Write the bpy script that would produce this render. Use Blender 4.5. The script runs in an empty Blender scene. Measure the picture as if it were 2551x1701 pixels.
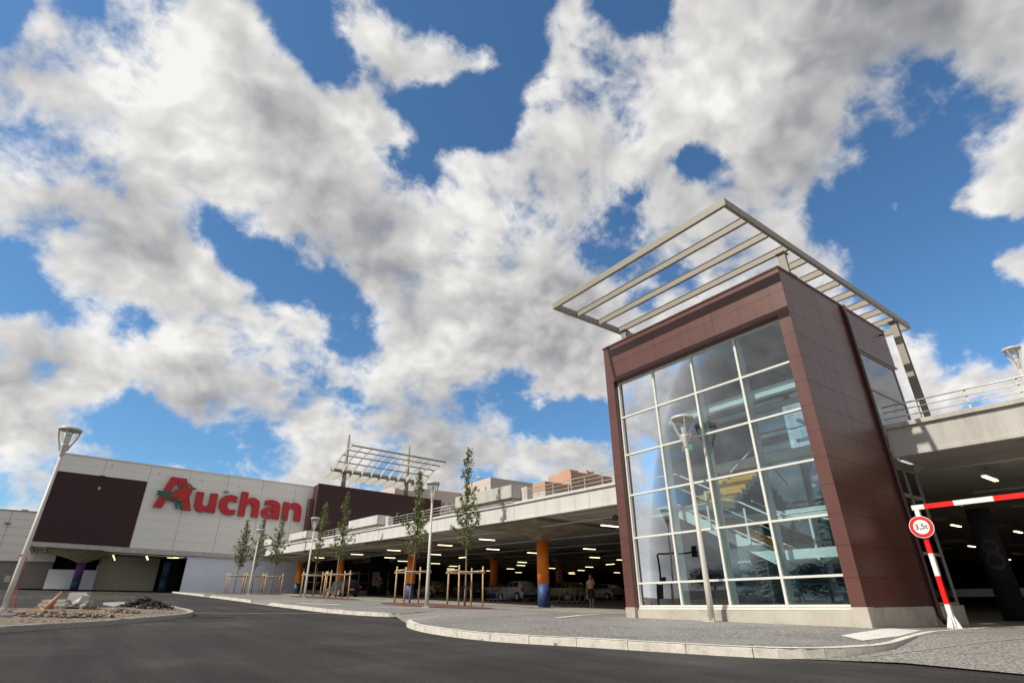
import bpy, bmesh, math, random
from mathutils import Vector, Matrix
random.seed(7)
SC = bpy.context.scene
COL = SC.collection
R = math.radians

# ------------------------------------------------------------------ camera
cam_d = bpy.data.cameras.new('camera')
cam = bpy.data.objects.new('camera', cam_d)
COL.objects.link(cam)
SC.camera = cam
cam_d.sensor_width = 36.0
cam_d.lens = 1349.09 / 2551 * 36.0
cam_d.clip_start = 0.1
cam_d.clip_end = 8000
PITCH, ROLL, YAW = R(25.8095), R(-0.475), R(-37.0)
_r0 = Vector((1, 0, 0)); _f = Vector((0, math.cos(PITCH), math.sin(PITCH))); _u0 = Vector((0, -math.sin(PITCH), math.cos(PITCH)))
_r = _r0 * math.cos(ROLL) + _u0 * math.sin(ROLL)
_u = -_r0 * math.sin(ROLL) + _u0 * math.cos(ROLL)
RZ = Matrix.Rotation(YAW, 3, 'Z')
_r, _u, _f = RZ @ _r, RZ @ _u, RZ @ _f
M3 = Matrix((_r, _u, -_f)).transposed()
cam.matrix_world = M3.to_4x4()

# ------------------------------------------------------------------ light
SUN_EL, SUN_AZ = R(44.5), R(171.0)      # direction towards the sun: angle from +X
sdir = Vector((math.cos(SUN_EL) * math.cos(SUN_AZ), math.cos(SUN_EL) * math.sin(SUN_AZ), math.sin(SUN_EL)))
sun_d = bpy.data.lights.new('sun', 'SUN'); sun_d.energy = 4.7; sun_d.angle = R(0.55); sun_d.color = (1.0, 0.93, 0.82)
sun = bpy.data.objects.new('sun', sun_d); COL.objects.link(sun)
sun.rotation_euler = sdir.to_track_quat('Z', 'Y').to_euler()
sun.location = (0, 0, 60)
SC.view_settings.view_transform = 'Standard'
SC.view_settings.look = 'None'
SC.view_settings.exposure = 0.0
SC.view_settings.gamma = 1.0
try: SC.cycles.max_bounces = 7; SC.cycles.transparent_max_bounces = 24; SC.cycles.sample_clamp_indirect = 4.0
except Exception: pass

# ------------------------------------------------------------------ world
W = bpy.data.worlds.new("World"); W.use_nodes = True
nt = W.node_tree; nt.nodes.clear()
def nd(tree, t, **kw):
    n = tree.nodes.new(t)
    for k, v in kw.items():
        if k.startswith('i_'):
            key = k[2:]
            key = int(key) if key.isdigit() else key.replace('_', ' ')
            n.inputs[key].default_value = v
        else: setattr(n, k, v)
    return n
def lk(tree, a, b): tree.links.new(a, b)
def mth(tree, op, a, b=None, c=None, clamp=False):
    n = tree.nodes.new('ShaderNodeMath'); n.operation = op; n.use_clamp = clamp
    for i, v in enumerate((a, b, c)):
        if v is None: continue
        if isinstance(v, (int, float)): n.inputs[i].default_value = v
        else: tree.links.new(v, n.inputs[i])
    return n.outputs[0]
def vm(tree, op, a, b=None, s=None):
    n = tree.nodes.new('ShaderNodeVectorMath'); n.operation = op
    for i, v in enumerate((a, b)):
        if v is None: continue
        if isinstance(v, (tuple, list, Vector)): n.inputs[i].default_value = v
        else: tree.links.new(v, n.inputs[i])
    if s is not None:
        if isinstance(s, (int, float)): n.inputs['Scale'].default_value = s
        else: tree.links.new(s, n.inputs['Scale'])
    return n.outputs['Value'] if op in ('DOT_PRODUCT', 'DISTANCE', 'LENGTH') else n.outputs[0]
def mrange(tree, v, a, b, c, d, smooth=True):
    n = tree.nodes.new('ShaderNodeMapRange'); n.interpolation_type = 'SMOOTHSTEP' if smooth else 'LINEAR'
    tree.links.new(v, n.inputs[0])
    for i, q in enumerate((a, b, c, d)): n.inputs[1 + i].default_value = q
    return n.outputs[0]
def mixc(tree, f, a, b, bt='MIX'):
    n = tree.nodes.new('ShaderNodeMix'); n.data_type = 'RGBA'; n.blend_type = bt
    for k, v in ((0, f), (6, a), (7, b)):
        if isinstance(v, (int, float)): n.inputs[k].default_value = v
        elif isinstance(v, (tuple, list)): n.inputs[k].default_value = tuple(v) if len(v) == 4 else tuple(v) + (1,)
        else: tree.links.new(v, n.inputs[k])
    return n.outputs[2]

geo = nd(nt, 'ShaderNodeTexCoord')
dirv = geo.outputs['Generated']
sky = nd(nt, 'ShaderNodeTexSky'); sky.sky_type = 'NISHITA'; sky.sun_disc = False
sky.sun_elevation = SUN_EL
sky.sun_rotation = math.atan2(sdir.x, sdir.y)      # measured from +Y towards +X
sky.altitude = 100; sky.air_density = 1.0; sky.dust_density = 0.6; sky.ozone_density = 2.0
sep = nd(nt, 'ShaderNodeSeparateXYZ'); lk(nt, dirv, sep.inputs[0])
zc_ = mth(nt, 'MAXIMUM', sep.outputs[2], 0.0)
inv = mth(nt, 'DIVIDE', 2.1, mth(nt, 'ADD', zc_, 0.95))
plane = vm(nt, 'SCALE', dirv, s=inv)                 # a flat cloud layer seen in perspective
def noise(v, sc, det, ro=0.55, lac=2.0, out='Fac', dist=0.0):
    n = nd(nt, 'ShaderNodeTexNoise', i_Scale=sc, i_Detail=det, i_Roughness=ro, i_Lacunarity=lac, i_Distortion=dist); lk(nt, v, n.inputs['Vector']); return n.outputs[out]
w1 = vm(nt, 'SCALE', vm(nt, 'SUBTRACT', noise(plane, 2.0, 4.0, 0.55, out='Color'), (0.5, 0.5, 0.5)), s=0.15)
q0 = vm(nt, 'ADD', plane, w1)
def cloud_density(p, det):
    a = noise(p, 2.3, det, 0.60, 2.15)
    b = noise(vm(nt, 'ADD', p, (3.1, 1.7, 0.4)), 6.5, min(det, 5.0), 0.6)
    b = mth(nt, 'ABSOLUTE', mth(nt, 'SUBTRACT', b, 0.5))            # billows: rounded heads, sharp folds
    return mth(nt, 'SUBTRACT', mth(nt, 'ADD', a, 0.045), mth(nt, 'MULTIPLY', b, 0.55))
WARP, DMID, DAMP, RELIEF = 0.075, 0.50, 2.3, 1.35
d1 = cloud_density(q0, 13.0)
d1l = cloud_density(q0, 3.5)
d2 = cloud_density(vm(nt, 'ADD', q0, (sdir.x * 0.05, sdir.y * 0.05, 0.055)), 3.0)
# where the cloud banks and the gaps stand in the sky: a map over directions around azimuth 55, elevation 30
MAP = [
[99,99,99,99,99,99,99,99,99,99,99,99,99,99,99,99,99,99,99,99,99,99,99,99,99,99,99,99,99,99,99,99,99,99,99,99,99,99,99,99,99,99,99,99,99,99,99,99,99,99,99,99,99,99,99,99,99,99,99,99,99,99],
[81,81,81,81,81,81,81,81,81,81,81,81,81,81,81,81,81,81,81,81,81,81,81,81,81,81,81,81,81,81,81,81,81,81,81,81,81,81,81,81,81,81,81,81,81,81,81,81,81,81,81,81,81,81,81,81,81,81,81,81,81,81],
[99,99,99,99,99,99,99,99,99,99,99,99,99,99,99,99,99,99,99,99,99,99,99,99,99,99,99,99,99,99,99,99,99,99,99,99,99,99,99,99,99,99,99,99,99,99,99,99,99,99,99,99,99,99,99,99,99,99,99,99,99,99],
[81,81,81,81,81,81,81,81,81,81,81,81,81,81,81,81,81,81,81,81,81,81,81,81,81,81,81,81,81,81,81,81,81,81,81,81,81,81,81,81,81,81,81,81,81,81,81,81,81,81,81,81,81,81,81,81,81,81,81,81,81,81],
[99,99,99,99,99,99,99,99,99,99,99,99,99,99,99,99,99,99,99,99,99,99,99,99,99,99,99,99,99,99,99,99,99,99,99,99,99,99,99,99,99,99,99,99,99,99,99,99,99,99,99,99,99,99,99,99,99,99,99,99,99,99],
[81,81,81,81,81,81,81,81,81,81,81,81,81,81,81,81,81,81,81,81,81,81,81,81,81,81,81,81,81,81,81,81,81,81,81,81,81,81,81,81,81,81,81,81,81,81,81,81,81,81,81,81,81,81,81,81,81,81,81,81,81,81],
[99,99,99,99,99,99,99,99,99,99,99,99,99,99,99,99,99,99,99,99,99,99,99,99,99,99,99,99,99,99,99,99,99,99,99,99,99,99,99,99,99,99,99,99,99,99,99,99,99,99,99,99,99,99,99,99,99,99,99,99,99,99],
[81,81,81,81,81,81,81,81,81,81,81,81,81,81,81,81,81,81,81,81,81,81,81,81,81,81,81,81,81,81,81,81,81,81,81,81,81,81,81,81,81,81,81,81,81,81,81,81,81,81,81,81,81,81,81,81,81,81,81,81,81,81],
[79,79,79,79,79,79,79,79,79,79,79,80,80,80,80,80,80,79,79,79,79,79,79,79,79,79,73,69,67,79,79,79,79,79,27,11,34,79,85,99,99,99,99,99,99,99,99,99,99,99,99,99,99,99,99,99,99,99,99,99,99,99],
[81,81,81,81,81,81,81,81,81,81,81,81,81,81,81,81,81,81,81,81,81,81,81,81,81,81,81,81,80,80,79,78,78,78,80,80,78,76,77,80,81,81,81,81,81,81,81,81,81,81,81,81,81,81,81,81,81,81,81,81,81,81],
[45,45,45,45,45,45,45,45,45,45,52,78,79,79,79,79,79,79,77,77,79,79,79,79,79,79,50,35,37,78,79,34,20,36,75,68,65,91,92,83,99,99,99,99,99,99,99,99,99,99,99,99,99,99,99,99,99,99,99,99,99,99],
[81,81,81,81,81,81,81,81,81,81,81,81,81,80,77,72,75,79,81,82,85,84,82,82,80,79,78,78,76,74,71,66,61,64,70,73,70,64,69,77,81,81,81,81,81,81,81,81,81,81,81,81,81,81,81,81,81,81,81,81,81,81],
[79,79,79,79,79,79,79,79,79,79,79,79,79,79,79,74,8,0,0,0,49,61,57,78,79,79,79,52,60,79,79,79,79,79,79,80,96,98,71,82,99,99,99,99,99,99,99,99,99,99,99,99,99,99,99,94,87,87,87,91,94,94],
[80,80,80,80,80,80,80,80,80,80,80,79,80,82,77,62,65,76,80,83,91,89,86,87,79,73,71,71,67,63,62,59,57,62,70,76,79,71,74,79,81,81,81,81,81,81,81,81,81,81,81,81,81,81,81,81,81,81,81,81,81,81],
[79,79,79,79,79,79,79,79,79,79,79,79,79,79,33,0,0,0,63,78,54,56,71,78,79,79,79,79,79,79,79,79,79,75,11,1,2,0,1,94,99,99,99,99,99,99,99,99,99,99,99,99,99,99,99,91,3,0,0,49,56,56],
[74,74,74,74,74,74,74,74,74,74,73,68,80,90,88,77,74,75,74,73,72,67,67,75,78,75,73,68,63,60,61,63,65,72,81,79,77,73,75,78,80,81,81,81,81,81,81,81,81,81,81,81,81,81,81,81,81,81,81,81,81,81],
[78,78,78,78,78,78,78,78,78,78,78,72,79,79,79,67,18,77,79,79,79,79,79,76,72,79,79,79,79,54,78,78,71,14,55,78,92,96,98,99,99,99,99,99,99,99,99,99,99,99,99,99,99,99,99,99,98,98,97,98,98,98],
[66,66,66,66,66,66,66,66,66,66,65,58,65,74,75,77,76,72,69,68,67,69,74,81,83,84,87,82,76,76,77,77,75,73,70,66,64,66,71,76,79,81,81,81,81,81,81,81,81,81,81,81,82,83,84,82,81,81,81,81,81,81],
[60,60,60,60,60,60,60,52,52,52,52,71,79,79,79,79,79,79,79,79,77,42,74,79,79,79,79,79,80,82,85,84,93,99,99,99,99,99,99,99,99,99,99,99,99,99,99,99,99,99,99,99,99,74,65,21,42,18,2,50,50,50],
[75,75,75,75,75,75,75,74,74,74,74,70,70,75,81,83,81,81,81,76,78,89,94,93,89,86,89,89,89,90,91,87,75,68,66,64,63,66,71,76,79,81,81,81,81,81,81,81,81,81,81,81,83,87,87,83,81,81,81,81,81,81],
[77,77,77,77,77,77,77,78,78,78,78,78,71,39,60,62,21,35,78,79,66,80,88,94,97,96,18,59,99,99,99,99,99,99,99,99,99,99,99,99,99,99,99,99,99,99,99,99,99,99,99,99,48,0,0,0,0,0,0,47,47,47],
[88,88,88,88,88,88,88,87,87,87,87,92,87,84,89,89,84,86,89,84,83,87,90,91,86,80,81,82,84,84,83,78,69,64,64,64,64,66,71,77,80,81,81,81,81,81,81,81,81,81,81,81,81,82,82,81,81,81,81,81,81,81],
[0,0,0,0,0,0,0,0,0,0,0,0,20,62,74,79,76,73,79,79,86,99,66,12,72,12,83,99,99,99,99,99,99,99,99,99,99,99,96,62,54,89,99,99,99,99,99,99,99,99,99,58,0,0,0,0,0,13,7,55,55,55],
[83,83,83,83,83,83,83,83,84,84,84,85,84,83,84,78,74,72,75,82,91,89,86,90,83,71,65,63,65,73,81,82,77,71,67,64,62,62,67,76,80,81,81,81,81,81,81,81,81,81,81,81,81,81,81,81,81,81,81,81,81,81],
[32,32,32,32,29,29,29,29,29,29,25,42,69,78,79,79,76,66,79,93,91,4,0,18,94,99,99,99,99,99,99,99,99,99,99,99,101,64,37,72,82,82,97,99,99,99,99,99,99,99,87,0,0,6,0,0,1,58,88,94,94,94],
[81,81,81,81,81,81,81,81,81,81,81,80,78,80,81,70,64,62,63,75,88,87,79,74,66,60,59,60,65,77,91,96,93,84,77,73,70,70,74,79,81,81,81,81,81,81,81,81,81,81,81,81,81,81,81,81,81,81,81,81,81,81],
[79,79,79,79,79,79,79,79,79,79,79,79,79,74,79,75,76,80,97,84,1,45,96,99,99,99,99,94,93,94,96,99,99,99,99,99,120,89,78,78,81,82,105,99,99,99,99,97,69,66,65,62,25,0,0,0,0,0,5,47,47,47],
[80,80,80,80,80,80,80,80,80,80,80,78,72,66,64,62,60,62,66,73,79,79,74,67,60,57,58,62,73,88,97,98,95,88,82,80,79,80,80,81,81,81,81,81,81,81,81,80,80,81,81,81,81,81,81,81,81,81,81,81,81,81],
[79,79,79,79,79,79,79,79,79,79,79,79,79,79,79,79,84,98,75,94,99,99,99,99,99,99,98,78,78,60,93,99,99,99,99,89,118,121,120,47,105,118,117,99,99,99,63,87,32,30,64,30,87,1,25,89,83,97,96,97,96,96],
[80,80,80,80,80,80,80,80,80,80,80,78,73,67,65,67,69,71,75,78,79,78,73,67,61,61,65,71,79,89,97,98,94,86,80,80,81,81,81,81,81,81,81,81,81,79,77,74,74,78,80,81,81,81,81,81,81,81,81,81,81,81],
[77,77,77,77,77,77,77,77,77,77,77,77,77,77,70,76,78,98,99,99,99,99,99,99,99,99,96,73,40,10,35,98,99,99,96,100,120,121,121,121,120,46,3,38,98,99,99,92,74,71,71,67,16,6,6,42,75,77,88,92,92,92],
[81,81,81,81,81,81,81,81,81,81,81,80,79,77,75,77,78,79,80,80,80,77,73,69,67,74,84,82,81,84,88,92,93,84,79,82,84,83,82,81,81,81,81,81,80,75,69,64,66,74,79,80,81,81,80,80,80,80,80,80,80,80],
[76,76,77,77,77,77,77,77,77,77,77,76,58,77,77,77,77,77,95,99,99,99,99,99,99,99,99,99,93,40,1,17,17,1,97,100,121,121,116,54,117,121,109,98,99,99,99,99,93,76,72,72,70,72,63,70,57,57,78,80,80,80],
[79,79,80,80,80,80,80,80,80,80,80,80,79,80,81,83,87,88,87,84,80,75,71,68,69,72,80,81,81,81,82,82,82,82,85,90,92,87,82,81,81,81,82,87,86,75,65,64,68,74,77,78,78,78,77,74,72,72,74,75,75,75],
[76,76,76,76,76,76,76,76,76,76,76,70,75,77,77,77,77,77,82,99,99,99,99,99,99,99,99,98,56,10,26,11,2,5,98,99,99,99,99,99,99,99,99,99,99,99,99,99,81,72,72,72,68,71,72,79,79,67,82,82,81,81],
[68,68,68,69,69,69,69,70,70,70,70,69,67,75,82,89,97,98,96,91,83,76,72,71,72,74,78,80,81,81,81,81,82,87,94,95,89,84,82,81,81,81,83,87,87,75,66,66,69,70,70,70,71,71,69,63,59,60,65,65,66,66],
[77,77,77,77,77,77,77,77,77,77,77,77,77,62,77,77,77,77,78,99,99,99,99,99,84,3,12,53,99,99,99,99,99,68,0,91,99,99,99,99,99,99,99,99,99,99,99,99,88,84,79,72,72,72,72,77,84,84,92,92,92,92],
[68,68,68,68,68,67,67,67,67,67,67,65,61,71,81,89,97,98,96,93,89,82,78,77,78,81,83,82,81,81,81,81,82,84,88,88,85,82,81,81,81,82,83,82,77,72,70,70,66,61,59,59,60,62,62,62,60,63,67,67,66,66],
[25,25,32,32,39,39,39,45,45,45,52,46,75,70,66,69,76,77,72,98,99,99,99,73,14,4,73,99,94,36,63,42,10,0,0,85,82,98,99,98,99,99,99,99,99,99,99,99,99,98,98,98,98,98,96,97,97,95,98,98,97,97],
[80,80,79,79,79,79,79,79,79,79,79,78,78,79,82,85,90,91,90,91,90,85,81,81,82,88,94,88,82,81,81,81,81,81,82,82,81,81,81,81,82,83,84,83,78,73,73,71,65,58,55,55,54,53,56,62,67,71,74,74,74,74],
[0,0,0,0,0,0,0,0,0,0,0,0,39,77,45,42,77,73,24,58,99,99,99,40,14,14,84,97,1,0,0,0,3,22,0,13,99,98,8,0,5,98,99,99,99,99,99,99,99,99,99,99,99,99,99,99,99,99,99,99,99,99],
[81,81,81,81,81,81,81,81,81,81,81,81,81,81,81,82,84,85,84,85,85,83,81,81,82,86,89,85,82,81,81,81,81,81,81,81,81,81,81,81,81,82,82,81,80,79,78,75,69,64,59,56,53,52,56,63,70,75,77,77,77,77],
[0,0,0,0,0,0,0,0,0,0,0,0,23,77,51,35,77,75,25,51,99,99,99,48,14,14,84,97,1,0,0,0,3,22,0,22,99,98,2,0,4,96,99,99,99,99,99,99,99,99,99,99,99,99,99,99,99,99,99,99,99,99],
[81,81,81,81,81,81,81,81,81,81,81,81,81,81,81,82,84,85,84,85,85,83,81,81,82,86,89,85,82,81,81,81,81,81,81,81,81,81,81,81,81,81,82,81,80,80,78,75,70,65,60,56,53,53,57,64,71,76,77,77,77,77],
[0,0,0,0,0,0,0,0,0,0,0,0,16,77,57,28,77,76,27,51,99,99,99,48,14,14,77,98,1,0,0,0,3,22,0,22,99,98,2,0,4,98,99,99,99,99,99,99,99,99,99,99,99,99,99,99,99,99,99,99,99,99],
[81,81,81,81,81,81,81,81,81,81,81,81,81,81,81,82,84,85,84,85,85,83,81,81,82,85,89,86,82,81,81,81,81,81,81,81,81,81,81,81,81,81,82,81,80,80,78,75,70,64,60,56,53,53,58,65,72,76,77,77,77,77],
[0,0,0,0,0,0,0,0,0,0,0,0,10,77,62,23,77,76,27,43,99,99,99,57,14,14,77,98,3,0,0,0,3,22,0,22,99,96,2,0,7,98,99,99,99,99,99,99,99,99,99,99,99,99,99,99,99,99,99,99,99,99],
[81,81,81,81,81,81,81,81,81,81,81,81,81,81,81,82,84,85,84,85,85,83,81,81,82,85,89,86,82,81,81,81,81,81,81,81,81,81,81,81,81,81,82,81,80,80,78,75,69,64,60,56,53,54,59,66,72,77,77,77,77,77],
[0,0,0,0,0,0,0,0,0,0,0,0,6,77,67,18,76,76,29,37,99,99,99,57,14,14,77,98,3,0,0,0,6,22,0,22,99,96,1,0,7,98,99,99,99,99,99,99,99,99,99,99,99,99,99,99,99,99,99,99,99,99],
[81,81,81,81,81,81,81,81,81,81,81,81,81,81,81,82,84,85,84,85,85,83,81,81,82,85,89,86,82,81,81,81,81,81,81,81,81,81,81,81,81,81,82,81,80,79,78,74,69,63,59,56,53,54,59,66,73,77,77,77,77,77],
[0,0,0,0,0,0,0,0,0,0,0,0,3,76,70,15,76,77,32,37,99,99,99,66,14,14,77,98,3,0,0,0,6,22,0,34,99,94,1,0,13,99,99,99,99,99,99,99,99,99,99,99,99,99,99,99,99,99,99,99,99,99],
[81,81,81,81,81,81,81,81,81,81,81,81,81,81,81,82,83,85,84,85,85,83,81,81,82,85,89,86,82,81,81,81,81,81,81,81,81,81,81,81,81,81,82,81,80,79,78,74,68,63,59,55,53,54,60,67,73,77,77,77,77,77]]
AZ0, EL0 = R(55), R(30)
mf = Vector((math.cos(EL0) * math.cos(AZ0), math.cos(EL0) * math.sin(AZ0), math.sin(EL0)))
mr = Vector((math.sin(AZ0), -math.cos(AZ0), 0)); mu = mr.cross(mf)
NU, NV, U0, U1, V0, V1 = 62, 26, -1.28, 1.10, -.62, .82
wn = vm(nt, 'SUBTRACT', noise(dirv, 5.0, 9.0, 0.66, out='Color'), (0.5, 0.5, 0.5))
dw = vm(nt, 'ADD', dirv, vm(nt, 'SCALE', wn, s=WARP))
fw_ = vm(nt, 'DOT_PRODUCT', dw, mf)
fs = mth(nt, 'MAXIMUM', fw_, 0.15)
uu = mth(nt, 'DIVIDE', vm(nt, 'DOT_PRODUCT', dw, mr), fs); vv = mth(nt, 'DIVIDE', vm(nt, 'DOT_PRODUCT', dw, mu), fs)
tu = mrange(nt, uu, U0, U1, 0.0, 1.0, False); tv = mrange(nt, vv, V0, V1, 0.0, NV - 1.0, False)
tu1 = mth(nt, 'MULTIPLY', tu, (NU - 1) / 30.5, clamp=True); tu2 = mth(nt, 'MULTIPLY_ADD', tu, (NU - 1) / 30.5, -1.0, clamp=True)
half = mth(nt, 'GREATER_THAN', tu, 0.5)
acc = None
for j in range(NV):
    rc, rl = MAP[2 * j], MAP[2 * j + 1]; rr = []
    for h_ in (0, 1):
        r_ = nt.nodes.new('ShaderNodeValToRGB'); r_.color_ramp.interpolation = 'LINEAR'; es = r_.color_ramp.elements
        N = 32
        for k in range(N):
            t_ = k / (N - 1); fi = (0.5 * h_ + 0.5 * t_) * (NU - 1); i_ = min(NU - 2, int(fi)); w_ = fi - i_
            c_ = (rc[i_] * (1 - w_) + rc[i_ + 1] * w_) / 99; l_ = (rl[i_] * (1 - w_) + rl[i_ + 1] * w_) / 99
            if k == 0: e_ = es[0]
            elif k == N - 1: e_ = es[-1]
            else: e_ = es.new(t_)
            e_.position = t_; e_.color = (c_ * .8, l_, 0, 1)
        lk(nt, tu1 if h_ == 0 else tu2, r_.inputs[0]); rr.append(r_.outputs[0])
    m_ = mixc(nt, half, rr[0], rr[1])
    w_ = mth(nt, 'SUBTRACT', 1.0, mth(nt, 'ABSOLUTE', mth(nt, 'SUBTRACT', tv, float(j))), clamp=True)
    sc = vm(nt, 'SCALE', m_, s=w_); acc = sc if acc is None else vm(nt, 'ADD', acc, sc)
sp = nd(nt, 'ShaderNodeSeparateXYZ'); lk(nt, acc, sp.inputs[0])
front = mth(nt, 'MULTIPLY', mrange(nt, fw_, 0.57, 0.70, 0.0, 1.0), mrange(nt, uu, -1.22, -0.98, 0.0, 1.0))
def blend(v, dflt): return mth(nt, 'ADD', mth(nt, 'MULTIPLY', mth(nt, 'SUBTRACT', v, dflt), front), dflt)
Cm = blend(mth(nt, 'MULTIPLY', sp.outputs[0], 1.25), 0.94); Lm = blend(sp.outputs[1], 0.74)
dens = mth(nt, 'ADD', mth(nt, 'MULTIPLY', mth(nt, 'SUBTRACT', d1, DMID), DAMP), Cm)
cover = mrange(nt, dens, 0.50, 0.93, 0.0, 1.0)
relief = mth(nt, 'SUBTRACT', d1l, d2)
lum = mth(nt, 'ADD', mth(nt, 'MULTIPLY', relief, RELIEF), mth(nt, 'ADD', mth(nt, 'MULTIPLY', mth(nt, 'SUBTRACT', Lm, 0.8), 1.1), 0.80))
lum = mth(nt, 'ADD', lum, mrange(nt, dens, 0.66, 1.0, 0.12, -0.02))
lum = mth(nt, 'ADD', lum, mth(nt, 'MULTIPLY', mth(nt, 'SUBTRACT', noise(q0, 2.2, 5.0, 0.5), 0.5), 0.40))
cr = nd(nt, 'ShaderNodeValToRGB'); lk(nt, lum, cr.inputs[0])
cr.color_ramp.elements[0].position = 0.30; cr.color_ramp.elements[0].color = (0.24, 0.25, 0.28, 1)
cr.color_ramp.elements[1].position = 1.0; cr.color_ramp.elements[1].color = (0.93, 0.915, 0.885, 1)
for p_, c_ in ((0.50, (0.36, 0.365, 0.385)), (0.65, (0.52, 0.515, 0.515)), (0.82, (0.69, 0.68, 0.665))):
    e = cr.color_ramp.elements.new(p_); e.color = c_ + (1,)
skyc = mixc(nt, 1.0, sky.outputs[0], (0.62, 0.94, 1.12), 'MULTIPLY')
hz_ = mrange(nt, zc_, 0.0, 0.16, 0.55, 0.0)
skyc = mixc(nt, hz_, skyc, (3.9, 4.7, 5.6))
bg1 = nd(nt, 'ShaderNodeBackground', i_Strength=0.13); lk(nt, skyc, bg1.inputs[0])
bg2 = nd(nt, 'ShaderNodeBackground', i_Strength=1.0); lk(nt, cr.outputs[0], bg2.inputs[0])
mx = nd(nt, 'ShaderNodeMixShader'); lk(nt, cover, mx.inputs[0]); lk(nt, bg1.outputs[0], mx.inputs[1]); lk(nt, bg2.outputs[0], mx.inputs[2])
wo = nd(nt, 'ShaderNodeOutputWorld'); lk(nt, mx.outputs[0], wo.inputs[0])
SC.world = W
W.cycles.sampling_method = 'MANUAL'; W.cycles.sample_map_resolution = 512

# ------------------------------------------------------------------ materials
def mat(name, color, rough=0.7, metal=0.0, var=0.0, vscale=4.0, bump=0.0, bscale=30.0, stain=None, stain_scale=1.2, spec=0.5, emit=None, estr=0.0, streak=False, speck=0.0, speck_scale=60.0, coat=0.0):
    m = bpy.data.materials.new(name); m.use_nodes = True
    t = m.node_tree; b = t.nodes['Principled BSDF']
    b.inputs['Roughness'].default_value = rough; b.inputs['Metallic'].default_value = metal
    b.inputs['Specular IOR Level'].default_value = spec
    if coat: b.inputs['Coat Weight'].default_value = coat; b.inputs['Coat Roughness'].default_value = 0.08
    col = tuple(color) + (1,)
    g = t.nodes.new('ShaderNodeNewGeometry'); pos = g.outputs['Position']
    cur = None
    if var:
        n = nd(t, 'ShaderNodeTexNoise', i_Scale=vscale, i_Detail=6.0, i_Roughness=0.6); lk(t, pos, n.inputs['Vector'])
        f = mrange(t, n.outputs['Fac'], 0.3, 0.7, 1 - var, 1 + var, False)
        hv = nd(t, 'ShaderNodeHueSaturation'); hv.inputs['Color'].default_value = col; lk(t, f, hv.inputs['Value'])
        cur = hv.outputs[0]
    if speck:
        n = nd(t, 'ShaderNodeTexNoise', i_Scale=speck_scale, i_Detail=2.0, i_Roughness=0.7); lk(t, pos, n.inputs['Vector'])
        f = mrange(t, n.outputs['Fac'], 0.35, 0.68, 1 - speck, 1 + speck, False)
        hv = nd(t, 'ShaderNodeHueSaturation')
        if cur is None: hv.inputs['Color'].default_value = col
        else: lk(t, cur, hv.inputs['Color'])
        lk(t, f, hv.inputs['Value']); cur = hv.outputs[0]
    if stain:
        v = pos
        if streak:
            v = vm(t, 'MULTIPLY', pos, (1.6, 1.6, 0.22))
        n = nd(t, 'ShaderNodeTexNoise', i_Scale=stain_scale, i_Detail=5.0, i_Roughness=0.65); lk(t, v, n.inputs['Vector'])
        f = mrange(t, n.outputs['Fac'], 0.48, 0.72, 0.0, 0.75)
        cur = mixc(t, f, cur if cur is not None else col, stain)
    if cur is not None: lk(t, cur, b.inputs['Base Color'])
    else: b.inputs['Base Color'].default_value = col
    if bump:
        n = nd(t, 'ShaderNodeTexNoise', i_Scale=bscale, i_Detail=5.0, i_Roughness=0.6); lk(t, pos, n.inputs['Vector'])
        bp = nd(t, 'ShaderNodeBump', i_Strength=bump, i_Distance=0.02); lk(t, n.outputs['Fac'], bp.inputs['Height']); lk(t, bp.outputs[0], b.inputs['Normal'])
    if emit:
        b.inputs['Emission Color'].default_value = tuple(emit) + (1,); b.inputs['Emission Strength'].default_value = estr
    return m

def glass_mat(name, tint, refl=1.35, rough=0.004, base=0.0):
    m = bpy.data.materials.new(name); m.use_nodes = True; t = m.node_tree; t.nodes.clear()
    o = nd(t, 'ShaderNodeOutputMaterial')
    tr = nd(t, 'ShaderNodeBsdfTransparent'); tr.inputs[0].default_value = tuple(tint) + (1,)
    gl = nd(t, 'ShaderNodeBsdfAnisotropic'); gl.inputs['Color'].default_value = (0.92, 0.96, 1, 1); gl.inputs['Roughness'].default_value = rough
    fr = nd(t, 'ShaderNodeFresnel', i_IOR=1.55)
    f = mth(t, 'MULTIPLY_ADD', fr.outputs[0], refl, base, clamp=True)
    g = nd(t, 'ShaderNodeNewGeometry')
    n = nd(t, 'ShaderNodeTexNoise', i_Scale=0.55, i_Detail=1.0); lk(t, g.outputs['Position'], n.inputs['Vector'])
    bp = nd(t, 'ShaderNodeBump', i_Strength=0.12, i_Distance=0.05); lk(t, n.outputs['Fac'], bp.inputs['Height']); lk(t, bp.outputs[0], gl.inputs['Normal'])
    x = nd(t, 'ShaderNodeMixShader'); lk(t, f, x.inputs[0]); lk(t, tr.outputs[0], x.inputs[1]); lk(t, gl.outputs[0], x.inputs[2])
    lk(t, x.outputs[0], o.inputs[0]); return m

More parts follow.
